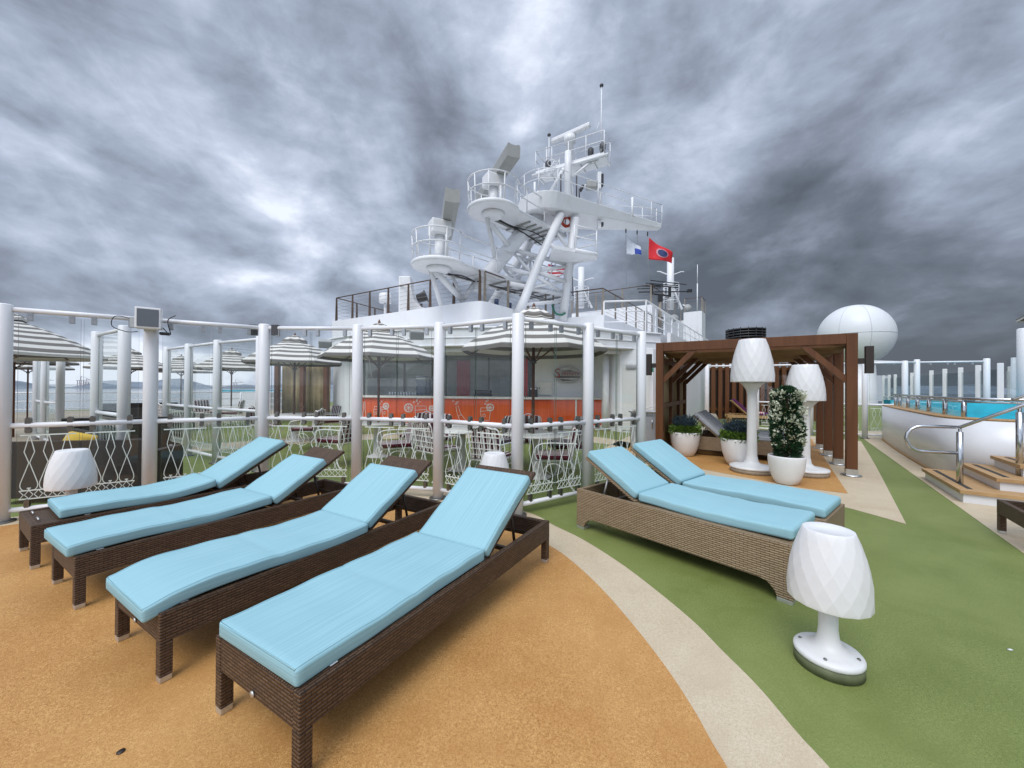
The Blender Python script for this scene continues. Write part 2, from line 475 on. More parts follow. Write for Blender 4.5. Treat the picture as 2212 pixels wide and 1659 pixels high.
    w.cycles.sampling_method = 'MANUAL'; w.cycles.sample_map_resolution = 512
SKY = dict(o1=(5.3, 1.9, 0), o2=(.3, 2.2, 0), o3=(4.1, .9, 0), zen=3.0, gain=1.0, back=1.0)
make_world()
sd = bpy.data.lights.new('sun', 'SUN'); sd.energy = 1.5; sd.angle = R(34); sd.color = (1, .965, .91)
so = bpy.data.objects.new('sun', sd); C.objects.link(so)
so.rotation_euler = (R(33), R(-16), 0); so.location = (0, 0, 60)
S.view_settings.view_transform = 'Standard'; S.view_settings.look = 'None'; S.view_settings.gamma = 1
S.view_settings.exposure = 0.3
S.cycles.transparent_max_bounces = 40; S.cycles.max_bounces = 8; S.cycles.glossy_bounces = 3; S.cycles.sample_clamp_indirect = 6
# ================================================================ setting
def sheet(name, poly, mat, z, th=.003):
    o = MB().prism(poly, z - th, z).build(name, mat); o['kind'] = 'structure'; return o
deckpoly = [(-26, -8), (26, -8), (34, 10), (34, 60), (-2, 60), (-26, 22)]
sheet('deck', deckpoly, M['green'], 0.0, .4)
outer = [(-7.4, 3.0), (-6.6, 3.9), (-5.6, 4.55), (-4.6, 5.25), (-3.6, 5.85), (-2.6, 6.05), (-1.69, 5.92), (-.7, 5.45), (.2, 4.76), (.486, 4.3), (.727, 3.925), (.96, 3.41), (1.113, 2.945), (1.214, 2.56), (1.25, 2.287), (1.289, 2.006), (1.295, 1.737), (1.31, 1.5), (1.3, .8), (1.2, 0), (.9, -1.2)]
inner = [(-7.2, 2.6), (-6.4, 3.55), (-5.4, 4.22), (-4.5, 4.85), (-3.5, 5.38), (-2.6, 5.58), (-1.8, 5.48), (-1.1, 5.2), (-.5, 4.78), (.05, 4.22), (.398, 3.72), (.549, 3.406), (.694, 2.975), (.799, 2.516), (.861, 2.142), (.883, 1.863), (.883, 1.69), (.887, 1.5), (.87, .8), (.77, 0), (.48, -1.2)]
sheet('cream_ring', spline(outer) + [(-3, -7), (-9, -6)], M['cream'], .004)
sheet('orange_floor', spline(inner) + [(-3, -6.5), (-8.5, -5.5)], M['orange'], .008)
# side walkway, pool strip and the terrace under the pergola
sheet('pool_path', [(2.4, .26), (4.87, 3.66), (10.37, 11.17), (12.6, 14.2), (22, 16), (22, -6), (4, -6)], M['cream'], .004)
sheet('cream_terrace', spline([(10.4, 11.46), (7.5, 7.95), (4.55, 4.44)], 3)[:-1] + spline([(4.55, 4.44), (4.36, 5.1), (3.9, 6.0), (3.35, 6.8), (2.86, 7.45), (2.35, 8.4), (2.3, 9.6), (3.6, 12.0)]) + [(6.2, 16), (9, 14.5)], M['cream'], .004)
sheet('orange_terrace', [(9.27, 11.9), (4.98, 5.70)] + spline([(4.55, 6.0), (4.0, 6.8), (3.35, 7.8), (2.85, 8.75), (2.9, 9.6), (4.0, 12.0)]) + [(6, 14.6)], M['orange'], .008)
sheet('side_terrace', [(-26, -3), (-8.2, 4.6), (-9.6, 10.2), (-12, 16), (-12, 21), (-10, 30), (-20, 26), (-25.8, 21)], M['concrete'], .0035)
# pale ring path and patches on the dining floor
sheet('ring_path', spline([(-12, 8.0), (-9, 8.9), (-7.2, 8.9), (-6.0, 9.9), (-4.2, 11.0), (-2, 11.5), (.5, 11.4), (2.4, 10.7), (3.0, 9.6)]) + spline([(3.4, 10.6), (2.6, 12.0), (.5, 12.6), (-2, 12.8), (-4.8, 12.2), (-6.8, 10.9), (-8.2, 9.9), (-9.5, 9.9), (-12, 9.2)]), M['cream'], .004)
sheet('ring_patch', spline([(1.9, 9.2), (2.6, 8.0), (3.0, 8.6), (2.9, 9.8), (1.9, 9.2)]), M['orange'], .009)
hull = MB().prism([(-25.5, -7.5), (25.5, -7.5), (33.5, 10), (33.5, 59.5), (-2, 59.5), (-25.5, 21.8)], -29.5, -.42).build('ship_hull', M['steelhull']); hull['kind'] = 'structure'
n = 48
se = MB().prism([(30000 * math.cos(2 * PI * i / n), 30000 * math.sin(2 * PI * i / n)) for i in range(n)], -31, -30).build('sea', M['sea']); se['kind'] = 'structure'
# low hills round the harbour
def hills(a0, a1, d, h, name):
    mb = MB(); n = 90; top = []; P = []
    for i in range(n + 1):
        a = R(a0 + (a1 - a0) * i / n)
        hh = h * (.45 + .30 * math.sin(i * .33 + d) + .18 * math.sin(i * .81 + 2) + .08 * random.random())
        ed = min(1, i / 8, (n - i) / 8)
        c = V((math.sin(a), math.cos(a), 0))
        P += [c * d + Z * -30.5, c * (d + 250) + Z * (-30 + hh * ed * .6), c * (d + 700) + Z * (-30 + hh * ed), c * (d + 1600) + Z * -30.5]
    F = []
    for i in range(n):
        for k in range(3): F.append((4 * i + k, 4 * i + k + 1, 4 * i + k + 5, 4 * i + k + 4))
    mb.add(P, F, True); o = mb.build(name, M['shore']); o['kind'] = 'structure'
hills(-75, -8, 3600, 88, 'hills'); hills(15, 75, 5200, 110, 'far_hills')
for i, (px, Y, s) in enumerate(((90, 2300, 1), (174, 2500, 1.1), (186, 2600, .9), (508, 3000, 1))):
    p = yp(px, 830, Y); c = thing('harbour_crane', ['pale container crane on the far shore at the left edge', 'container crane on the shore seen past the thick round posts', 'smaller crane just right of another on the far shore', 'container crane on the shore beyond the farthest striped parasol'][i], 'crane', (p.x, p.y, -30), .3, 'cranes on the far shore')
    m = MB()
    for a in (-1, 1):
        for b in (-1, 1): m.bar((a * 9 * s, b * 12 * s, 0), (a * 9 * s, b * 8 * s, 46 * s), 3, 3)
    m.bar((-11 * s, 8 * s, 30 * s), (11 * s, 8 * s, 30 * s), 2.5, 2.5).bar((-11 * s, -8 * s, 30 * s), (11 * s, -8 * s, 30 * s), 2.5, 2.5)
    m.build('frame', M['crane'], c)
    MB().bar((-20 * s, 0, 47 * s), (55 * s, 0, 50 * s), 4, 3.5).bar((0, 0, 47 * s), (3, 0, 72 * s), 2.5, 2.5).bar((3, 0, 72 * s), (45 * s, 0, 51 * s), 1.4, 1.4).build('boom', M['crane'], c)

# ================================================================ sun loungers
def rrect(w, t, r, n=5):
    out = []
    for cx, cz, a0 in ((w / 2 - r, t - r, 0), (-w / 2 + r, t - r, 90), (-w / 2 + r, r, 180), (w / 2 - r, r, 270)):
        for k in range(n + 1):
            a = R(a0 + 90 * k / n); out.append((cx + r * math.cos(a), cz + r * math.sin(a)))
    return out
def cushion(x0, x1, w, t, T, seed, sag=None, r=.026, puff=.008):
    rnd = random.Random(seed); ph = [rnd.uniform(0, 6) for _ in range(8)]
    L = []; ends = [(0, r), (.3 * r, r * .38), (r, 0)]
    xs = [(x0 + e, i) for e, i in ends]
    k = max(4, int((x1 - x0) / .025))
    xs += [(x0 + r + (x1 - x0 - 2 * r) * j / k, 0) for j in range(1, k)]
    xs += [(x1 - e, i) for e, i in reversed(ends)]
    for x, ins in xs:
        pts = rrect(w - 2 * ins, t - 2 * ins, max(.004, r - ins * .8)); lp = []
        for y, z in pts:
            z += ins
            top = max(0, (z / t - .3)) / .7; u = (x - x0) / (x1 - x0)
            z2 = z + top * puff * (math.sin(PI * (y / w + .5)) * math.sin(PI * u) ** .5) + top * .002 * (math.sin(x * 11 + ph[0] + y * 3) + math.sin(x * 23 + ph[1] - y * 7))
            y2 = y + (.003 * math.sin(x * 7 + ph[2]) + .0015 * math.sin(x * 19 + ph[3])) * (1 if y > 0 else -1)
            if sag: z2 += sag(x)
            if x1 - x0 > 1.1 and top > 0: z2 -= top * .0035 * math.exp(-((x - (x0 + x1) / 2) / .022) ** 2)
            lp.append(T @ V((x, y2, z2)))
        L.append(lp)
    PIPE.append([[l[5] for l in L[1:-1]] + [l[6] for l in reversed(L[1:-1])]])
    return MB().loops(L)
PIPE = []
def piping(o, mat):
    for loop in PIPE[-1]: MB().tube(loop, .0042, 5, True).build('piping', M[mat], o)
LEN = 2.25; WID = .685; HINGE = 1.28; TOP = .36
def dark_frame():
    t = thing('sun_lounger', 'x', 'sun lounger')
    w = WID / 2; h0 = .205
    m = MB()
    m.box(0, LEN, -w, -w + .05, h0, TOP).box(0, LEN, w - .05, w, h0, TOP)
    m.box(.002, .05, -w + .05, w - .05, h0 + .002, TOP - .001).box(LEN - .05, LEN - .002, -w + .05, w - .05, h0 + .002, TOP - .001)
    m.build('frame', M['dwick'], t, .006)
    MB().box(.05, HINGE, -w + .05, w - .05, TOP - .045, TOP - .012).build('seat_deck', M['dwick'], t)
    m = MB()
    for x in (HINGE + .05, 1.75, LEN - .12): m.box(x, x + .03, -w + .05, w - .05, h0 + .03, h0 + .06)
    m.build('cross_bar', M['dframe'], t)
    for x in (.0285, LEN - .0285):
        for y in (-w + .0285, w - .0285):
            l = MB().box(x - .0275, x + .0275, y - .0275, y + .0275, .03, h0).build('leg', M['dwick'], t, .004)
            MB().box(x - .026, x + .026, y - .026, y + .026, 0, .032).build('foot_cap', M['alu'], l, .004)
    return t
def back_T(hx, hz, ang):      # local frame of a raised backrest: x up the slope, z out of it
    return Matrix.Translation(V((hx, 0, hz))) @ Matrix.Rotation(-R(ang), 4, 'Y')
def add_back(t, mat, w, L, T, strut=True, hx=HINGE, base=.22, rail=.56):
    b = MB().box(0, L, -w, w, -.028, 0, T).build('backrest', mat, t, .006)
    m = MB()
    for y in (-w + .06, w - .06):
        m.tube([T @ V((L * rail, y, -.03)), V(((T @ V((L * rail, y, 0))).x + .10, y, base))], .012, 6)
    m.tube([V(((T @ V((L * rail, 0, 0))).x + .10, -w - .02, base)), V(((T @ V((L * rail, 0, 0))).x + .10, w + .02, base))], .012, 6)
    m.build('support_strut', M['dframe'] if mat == M['dwick'] else M['alu'], b)
dproto = dark_frame()
def dark_lounger(corner, head, label, seed, x0=.0, skew=0, ang=32, mat_gap=.10, first=False, sag=None, cover='blue', gr='dark wicker loungers with aqua cushions', yoff=0, bl=.88):
    d = V((math.cos(R(head)), math.sin(R(head)), 0)); nrm = V((-d.y, d.x, 0))
    loc = V((corner[0], corner[1], 0)) + nrm * (WID / 2); loc.z = .008
    t = dproto if first else dup(dproto, loc, R(head))
    t.location = loc; t.rotation_euler.z = R(head); tag(t, label, None, gr)
    return t, dict(seed=seed, x0=x0, skew=skew, ang=ang, gap=mat_gap, sag=sag, cover=cover, yoff=yoff, bl=bl)
def dress(t, p):
    Tb = back_T(HINGE + .03, TOP - .005, p['ang'])
    add_back(t, M['dwick'], WID / 2 - .045, p['bl'], Tb)
    Ts = Matrix.Translation(V((0, p['yoff'], TOP + .002))) @ Matrix.Rotation(R(p['skew']), 4, 'Z')
    m = cushion(p['x0'], HINGE + .02, .625, .074, Ts, p['seed'], p['sag'], .014, .002).build('mattress', M[p['cover']], t)
    piping(m, p['cover'])
    MB().box(p['x0'] + .15, p['x0'] + .185, -.31, -.27, TOP + .0035, TOP + .006).build('care_tag', M['tagw'], m)
    L = p['bl']
    cushion(.025, L - p['gap'], .625, .074, Tb @ Matrix.Translation(V((0, p['yoff'], .002))), p['seed'] + 5, None, .016, .003).build('back_cushion', M[p['cover']], t)
    piping(kids(t)[-1], p['cover'])
lst = []
lst.append(dark_lounger((-.80, 1.475), 59.5, 'brown wicker sun lounger with aqua cushions nearest the camera, front leg cut off', 1, .0, .6, 32, .12, True))
lst.append(dark_lounger((-1.795, 1.98), 59.5, 'brown wicker lounger with aqua mattress overhanging its foot, second from the orange foreground', 2, -.055, -1.2, 31, .215, sag=lambda x: .012 * math.sin(x * 5) - .03 * math.exp(-((x + .055) / .10) ** 2)))
lst.append(dark_lounger((-2.96, 2.62), 58.5, 'brown wicker lounger whose aqua back cushion sits lowest below its woven backrest top', 3, -.04, .8, 30, .24, sag=lambda x: .035 * max(0, x - .7) ** 2 + .008 * math.sin(x * 6)))
lst.append(dark_lounger((-3.96, 3.18), 57, 'brown wicker lounger by the glass with bare woven foot end showing before its aqua mattress', 4, .16, -.6, 30, .03, sag=lambda x: .16 * max(0, x - .75) ** 2 + .010 * math.sin(x * 5)))
for t, p in lst: dress(t, p)
# the little woven shelf on the side of the nearest lounger
MB().box(.93, 1.30, WID / 2 + .002, WID / 2 + .17, TOP - .075, TOP - .045).build('side_shelf', M['dwick'], lst[0][0], .005)
for k, t in enumerate([lst[0][0], lst[1][0]]):
    MB().lathe([(0, -.002), (.014, -.002), (.014, .004), (0, .004)], 12, M=Matrix.Translation(V((-.002, 0, .225))) @ Matrix.Rotation(-PI / 2, 4, 'Y')).build('badge', M['alu'], t)
m = MB()
for y in (-.17, .12): m.tube([(.06, y, TOP + .004), (.06, y + .03, TOP + .012), (.06, y + .07, TOP + .012), (.06, y + .10, TOP + .004)], .006, 6)
m.build('strap_loop', M['alu'], lst[3][0])
# an empty one past the right edge, by the pool steps
c = V((5.30, 4.21, 0)); head = 180 - 35.1
d = V((math.cos(R(head)), math.sin(R(head)), 0)); nrm = V((-d.y, d.x, 0))
t = dup(dproto, c - d * LEN - nrm * (-WID / 2) + Z * .004, R(head), 'empty dark wicker lounger end poking in beside the pool steps', 'dark wicker loungers with aqua cushions')
dress(t, dict(seed=9, x0=0, skew=0, ang=34, gap=.1, sag=None, cover='blue', yoff=0, bl=.80))

# tan wicker loungers with solid sides
LW = .78; LL = 1.99; LT = .43
def tan_frame(name, cover):
    t = thing(name, 'x', 'sun lounger')
    w = LW / 2
    def side(L):
        b = [(0, .03), (.10, .03), (.115, .07), (.16, .115), (.22, .13)]
        return b + [(L - x, z) for x, z in reversed(b)] + [(L, LT), (0, LT)]
    m = MB()
    for y in (-w, w - .045):
        m.prism(side(LL), 0, .045, Matrix.Translation(V((0, y + .045, 0))) @ Matrix.Rotation(PI / 2, 4, 'X'))
    for x in (0.001, LL - .046):
        m.prism([(a + .0455, z) for a, z in side(LW - .091)][:], 0, .045, Matrix.Translation(V((x, -w, 0))) @ Matrix(((0, 0, 1, 0), (1, 0, 0, 0), (0, 1, 0, -.001), (0, 0, 0, 1))))
    m.build('frame', M['lwick'], t, .006)
    MB().box(.046, 1.30, -w + .046, w - .046, LT - .06, LT - .006).build('seat_deck', M['lwick'], t)
    m = MB(); m.box(1.75, 1.79, -w + .046, w - .046, .25, .29).box(1.42, 1.46, -w + .046, w - .046, .25, .29).build('cross_bar', M['lwick'], t)
    for x in (.052, LL - .052):
        for y in (-w + .052, w - .052):
            MB().box(x - .05, x + .05, y - .05, y + .05, 0, .031).build('foot_cap', M['alu'], t, .003)
    return t
tproto = tan_frame('wicker_daybed', 'blue')
def tan_dress(t, cover, seed, ang=29, mat=None, yoff=0, w=.64, bl=.72):
    hx = 1.27
    Tb = back_T(hx + .03, LT + .002, ang)
    add_back(t, M['lwick'], w / 2 - .005, bl, Tb, base=.29)
    cushion(.015, hx + .01, w, .085, Matrix.Translation(V((0, yoff, LT + .002))), seed, lambda x: .010 * math.sin(x * 4 + seed), .022, .008).build('mattress', M[cover], t)
    cushion(.02, bl - .0, w - .01, .085, Tb @ Matrix.Translation(V((0, yoff, .002))), seed + 3, None, .022, .007).build('back_cushion', M[cover], t)
dv = V((-.646, .763, 0)); hd = math.atan2(dv.y, dv.x); pn = V((.763, .646, 0))
rl = V((2.01, 2.746, 0))
t1 = tproto; t1.location = rl + pn * (LW / 2); t1.rotation_euler.z = hd
tag(t1, 'tan wicker daybed with aqua cushions right behind the short white lamp', None, 'tan wicker daybeds')
t2 = dup(tproto, rl + pn * (LW * 1.5 + .05) + dv * -.03, hd, 'aqua cushioned tan wicker daybed between the other one and the white flower pot')
g1 = dup(tproto, V((4.30, 9.35, 0)) + V((.82, -.57, 0)) * LL + V((.57, .82, 0)) * 0, math.atan2(.57, -.82), 'tan daybed with grey cushions and striped towel at the pergola front', 'grey cushioned daybeds')
g2 = dup(tproto, V((4.30, 9.35, 0)) + V((.82, -.57, 0)) * LL + V((.57, .82, 0)) * .84, math.atan2(.57, -.82), 'tan daybed with grey cushions second into the pergola', 'grey cushioned daybeds')
g1.location.z = g2.location.z = .008
tan_dress(t1, 'blue', 21, 29, yoff=0.0); tan_dress(t2, 'blue', 31, 31)
tan_dress(g1, 'grey', 41, 42); tan_dress(g2, 'grey', 51, 42)
tw = cushion(.02, .50, .30, .05, Matrix.Translation(V((.85, 0, LT + .10))), 77, None, .022).build('rolled_towel', M['towel'])
p = g1.location; tw.matrix_world = Matrix.Translation(p) @ Matrix.Rotation(math.atan2(.57, -.82), 4, 'Z')
tag(tw, 'rolled black and white striped towel lying on the grey daybed', 'towel')
# slatted wood loungers with purple cushions behind the barrier
pp = V((9.0, 17.6, 0))
def slat_lounger():
    t = thing('slatted_lounger', 'x', 'sun lounger', group='purple cushioned loungers')
    m = MB()
    for y in (-.36, .31): m.box(0, 2.1, y, y + .05, .28, .40)
    for k in range(14): m.box(.02 + k * .15, .10 + k * .15, -.31, .31, .36, .395)
    m.build('slatted_frame', M['teak'], t)
    for x in (.05, 1.98):
        for y in (-.34, .28): MB().box(x, x + .06, y, y + .06, 0, .28).build('leg', M['teak'], t)
    Tb = back_T(1.3, .42, 45)
    MB().box(0, .85, -.30, .30, -.03, 0, Tb).build('backrest', M['teak'], t)
    cushion(.02, 1.3, .56, .07, Matrix.Translation(V((0, 0, .402))), 3).build('mattress', M['purple'], t)
    cushion(.02, .85, .56, .07, Tb @ Matrix.Translation(V((0, 0, .002))), 4).build('back_cushion', M['purple'], t)
    return t
sp_ = slat_lounger()
hv = math.atan2(.35, -.93)
sp_.location = yp(1690, 900, 16.3); sp_.location.z = 0; sp_.rotation_euler.z = hv
tag(sp_, 'slatted wooden lounger with purple cushion and red striped towel')
dup(sp_, sp_.location + V((.55, .85, 0)), hv, 'slatted wooden lounger with purple cushion nearest the brown slat screen')
tw = cushion(0, .45, .4, .06, Matrix.Translation(V((.7, 0, .47))) , 8, None, .02).build('folded_towel', M['towelr'])
tw.matrix_world = Matrix.Translation(sp_.location) @ Matrix.Rotation(hv, 4, 'Z'); tag(tw, 'folded red and white striped towel on the purple lounger', 'towel')
# brown wicker sofas behind the glass at the left
def sofa(loc, rz, L, label):
    t = thing('wicker_sofa', label, 'sofa', loc, rz, 'dark wicker sofas behind the glass')
    m = MB(); m.box(0, L, 0, .08, .08, .80).box(0, .12, .08, .8, .08, .62).box(L - .12, L, .08, .8, .08, .62).box(.12, L - .12, .08, .8, .08, .30)
    m.build('frame', M['sofaw'], t, .01)
    for k in range(2):
        x = .13 + k * (L - .26) / 2
        MB().box(x, x + (L - .28) / 2, .10, .78, .302, .44).build('seat_cushion', M['dgrey'], t, .03)
    return t
s1 = sofa((-6.5, 4.85, 0), R(12), 1.62, 'dark brown wicker sofa close behind the glass and the left small lamp')
s2 = sofa((-8.3, 6.9, 0), R(-28), 1.9, 'dark brown wicker sofa farther back beneath the big striped parasol')
q = MB(); q.loops([[V((x, -.06 + .0, z)) for x, z in rrect(.42, .42, .06)], [V((x, .0, z)) for x, z in rrect(.46, .46, .05)], [V((x, .06, z)) for x, z in rrect(.42, .42, .06)]])
o = q.build('throw_cushion', M['yellow']); o.scale = (.72, .72, .72); o.location = (-5.95, 5.2, .56); o.rotation_euler = (R(-20), R(14), R(18)); tag(o, 'yellow throw cushion leaning in the dark wicker sofa behind the glass', 'cushion')

for lc, rz_, L_, lab in (((-12.2, 11.6, 0), R(35), 2.0, 'dark wicker sofa in front of the open rail at the far left'), ((-9.6, 8.2, 0), R(20), 1.8, 'dark wicker sofa right of the three thick posts'), ((-15.5, 14.5, 0), R(40), 2.2, 'farthest dark wicker sofa by the white side rail')):
    sofa(lc, rz_, L_, lab)
t = thing('far_pool', 'distant raised pool with thin turquoise edge seen between the left posts', 'pool', (-17.6, 25, 0), R(-20))
MB().box(-2.6, 2.6, 0, 3, 0, 1.05).build('wall', M['poolw'], t); MB().box(-2.5, 2.5, .1, 2.9, 1.052, 1.2).build('lining', M['cyan'], t)
# ================================================================ lamps
def shade(mb, r0, r1, z0, z1, n=16, k=6):
    # faceted shade: alternate rings are turned half a step so that flat triangles make long diamonds
    L = []
    for i in range(k + 1):
        u = i / k; r = r0 + (r1 - r0) * u ** 1.9 + .006 * math.sin(PI * u)
        if i == 0: r = r0
        z = z0 + (z1 - z0) * u; off = .5 * (i % 2)
        L.append([V((r * math.cos(2 * PI * (j + off) / n), r * math.sin(2 * PI * (j + off) / n), z)) for j in range(n)])
    P = [p for l in L for p in l]; F = []
    for i in range(k):
        for j in range(n):
            a = i * n + j; b = i * n + (j + 1) % n; c = (i + 1) * n + j; d = (i + 1) * n + (j + 1) % n
            if i % 2 == 0: F += [(a, b, c), (b, d, c)]
            else: F += [(a, b, d), (a, d, c)]
    mb.add(P, F, False)
    o = len(mb.v) - len(P)
    C0 = len(mb.v); mb.v += [(0, 0, z0 + .02 * (z1 - z0)), (0, 0, z1 - .03 * (z1 - z0))]
    lo = [o + j for j in range(n)]; hi = [o + k * n + j for j in range(n)]
    # rounded lower lip and a slightly dished top
    ri = [V((p.x * .86, p.y * .86, z1 - .012)) for p in L[-1]]
    oi = len(mb.v); mb.v += [tuple(p) for p in ri]
    for j in range(n):
        l = (j + 1) % n
        mb.f.append((lo[l], lo[j], C0)); mb.s.append(False)
        mb.f.append((hi[j], hi[l], oi + l, oi + j)); mb.s.append(True)
        mb.f.append((oi + j, oi + l, C0 + 1)); mb.s.append(True)
def short_lamp(loc, label, stem=.365, sc=1.0, rz=0):
    t = thing('lamp', label, 'lamp', loc, rz, 'short white deck lamps')
    MB().lathe([(.158, 0), (.158, .055)], 40).build('plinth', M['gcon'], t)
    m = MB().lathe([(.155, .056), (.160, .064), (.160, .078), (.152, .088), (.12, .095), (.085, .108), (.062, .13), (.05, .165), (.045, .21), (.045, stem + .01)], 40)
    m.build('stand', M['plastic'], t)
    for k in range(4):
        a = R(45 + 90 * k); MB().lathe([(.009, .080), (.009, .096), (.005, .1)], 8, (.128 * math.cos(a), .128 * math.sin(a), 0)).build('bolt', M['clamp'], t)
    m = MB(); shade(m, .192, .118, stem, stem + .40); m.build('lamp_shade', M['plastic'], t, .004, seg=1)
    return t
short_lamp(gp(1789, 1436), 'short white table style lamp standing on green floor beside the tan daybed')
p = yp(155, 1000, 4.12); short_lamp((p.x, p.y, .004), 'short white lamp at the foot of the loungers by the left glass', .44)
p = yp(1068, 1000, 4.5); short_lamp((p.x, p.y, .004), 'short white lamp mostly hidden behind the nearest lounger backrest', .375)
def tall_lamp(loc, label, zb, zt, r0, r1, rb):
    t = thing('floor_lamp', label, 'lamp', loc, 0, 'tall white deck lamps')
    MB().lathe([(rb * .98, 0), (rb * .98, .075)], 40).build('plinth', M['concrete'], t)
    MB().lathe([(rb, .076), (rb * 1.02, .09), (rb, .115), (rb * .72, .13), (.15, .15), (.105, .20), (.085, .32), (.08, .8), (.082, zb - .22), (.10, zb - .14), (.15, zb - .06), (.22, zb + .01)], 36).build('stand', M['lamp_grey'], t)
    m = MB(); shade(m, r0, r1, zb, zt, 16, 6); m.build('lamp_shade', M['plastic'], t, .006, seg=1)
tall_lamp(gp(1624, 1019, .008), 'tall white floor lamp between the two pots, taller and nearer of two', 1.66, 2.45, .355, .215, .36)
tall_lamp(gp(1738, 1024, .008), 'tall white floor lamp half hidden behind the flowering column plant', 1.33, 1.98, .305, .19, .36)

# ================================================================ potted plants
def leaves(mb, pts, size, up=.4, seed=1, wf=1.0):
    rnd = random.Random(seed)
    for p, nr in pts:
        d = (V(nr) + V((rnd.uniform(-1, 1), rnd.uniform(-1, 1), rnd.uniform(-.6, 1) + up)) * .75).normalized()
        s, u = frame(d); a = rnd.uniform(0, 6.28); s, u = s * math.cos(a) + u * math.sin(a), u * math.cos(a) - s * math.sin(a)
        l = size * rnd.uniform(.7, 1.4); w = l * rnd.uniform(.38, .55) * wf; p = V(p)
        b = p - d * l * .2
        mb.add([b, b + d * l * .5 + s * w * .5 + u * l * .08, b + d * l, b + d * l * .5 - s * w * .5 + u * l * .08, b + d * l * .5 - u * l * .03], [(0, 1, 4), (1, 2, 4), (2, 3, 4), (3, 0, 4)], False)
def pot(t, h, r, mat='pot'):
    MB().lathe([(r * .50, 0), (r * .60, .01), (r * .78, h * .22), (r * .93, h * .5), (r * .995, h * .8), (r, h - .02), (r * .985, h - .004), (r * .95, h), (r * .90, h - .012), (r * .88, h - .07)], 40).build('pot', M[mat], t)
    MB().lathe([(0, h - .085), (r * .89, h - .075)], 30).build('soil', M['soil'], t)
def flower_pot(loc, label, seed):
    t = thing('potted_plant', label, 'potted plant', loc, 0, 'round pots of blue and green foliage')
    pot(t, .54, .315); rnd = random.Random(seed)
    pts = []
    for _ in range(1700):
        a = rnd.uniform(0, 6.28); r = .31 * rnd.random() ** .5; z = .49 + rnd.uniform(0, .21) * (1 - (r / .33) ** 3)
        if r > .2: z = rnd.uniform(.48, .68)
        pts.append(((r * math.cos(a) * 1.04, r * math.sin(a) * 1.04, z), (math.cos(a) * r * 4, math.sin(a) * r * 4, .3)))
    m = MB(); leaves(m, pts, .06, .3, seed); m.build('foliage', M['leafg'], t)
    pts = []
    for _ in range(420):
        a = rnd.uniform(0, 6.28); r = .215 * rnd.random() ** .5
        b = V((r * math.cos(a), r * math.sin(a), .64 + .1 * (1 - (r / .25) ** 2)))
        tip = b + V((b.x * .35 + rnd.uniform(-.04, .04), b.y * .35 + rnd.uniform(-.04, .04), rnd.uniform(.07, .2)))
        for q in range(7):
            u = q / 6; pts.append((b.lerp(tip, u), (rnd.uniform(-1, 1), rnd.uniform(-1, 1), .9)))
    m = MB(); leaves(m, pts, .030, .6, seed + 1); m.build('blooms', M['bluef'], t)
flower_pot(gp(1481, 986, .008) + V((.05, .15, 0)), 'white pot of blue spiky flowers nearest the pergola post on the left', 1)
flower_pot(gp(1595, 1005, .008), 'white pot of blue flowers directly behind the tall lamp pole', 2)
def column_pot(loc):
    t = thing('potted_plant', 'white pot with tall clipped column of dark leaves and white blossom', 'potted plant', loc, 0)
    pot(t, .455, .26); rnd = random.Random(5); pts = []; fl = []
    for _ in range(5200):
        z = rnd.uniform(.42, 1.56); a = rnd.uniform(0, 6.28)
        R0 = .205 + .02 * math.sin(z * 9) + .015 * math.sin(a * 3 + z * 5)
        if z > 1.40: R0 *= max(.2, 1 - ((z - 1.40) / .17) ** 2)
        if z < .55: R0 *= .85
        r = R0 * (rnd.random() ** .22)
        pts.append(((r * math.cos(a), r * math.sin(a), z), (math.cos(a), math.sin(a), .1 if z < 1.45 else 1)))
    m = MB(); leaves(m, pts, .058, .2, 6); m.build('foliage', M['leafd'], t)
    for _ in range(88):
        z = rnd.choice((rnd.uniform(1.0, 1.5), rnd.uniform(.6, 1.5))); a = rnd.uniform(2.2, 6.4); r = .225
        if rnd.random() < .35: a = rnd.uniform(3.2, 5.0)
        c = V((r * math.cos(a), r * math.sin(a), z))
        for q in range(9):
            fl.append((c + V((rnd.uniform(-.035, .035), rnd.uniform(-.035, .035), rnd.uniform(-.03, .03))), (math.cos(a) * 1.2, math.sin(a) * 1.2, .4)))
    m = MB(); leaves(m, fl, .036, .3, 8, 1.9); m.build('blossoms', M['whitef'], t)
    MB().lathe([(.02, .37), (.018, 1.4)], 8).build('stem', M['woodd'], t)
column_pot(gp(1699, 1044, .008))
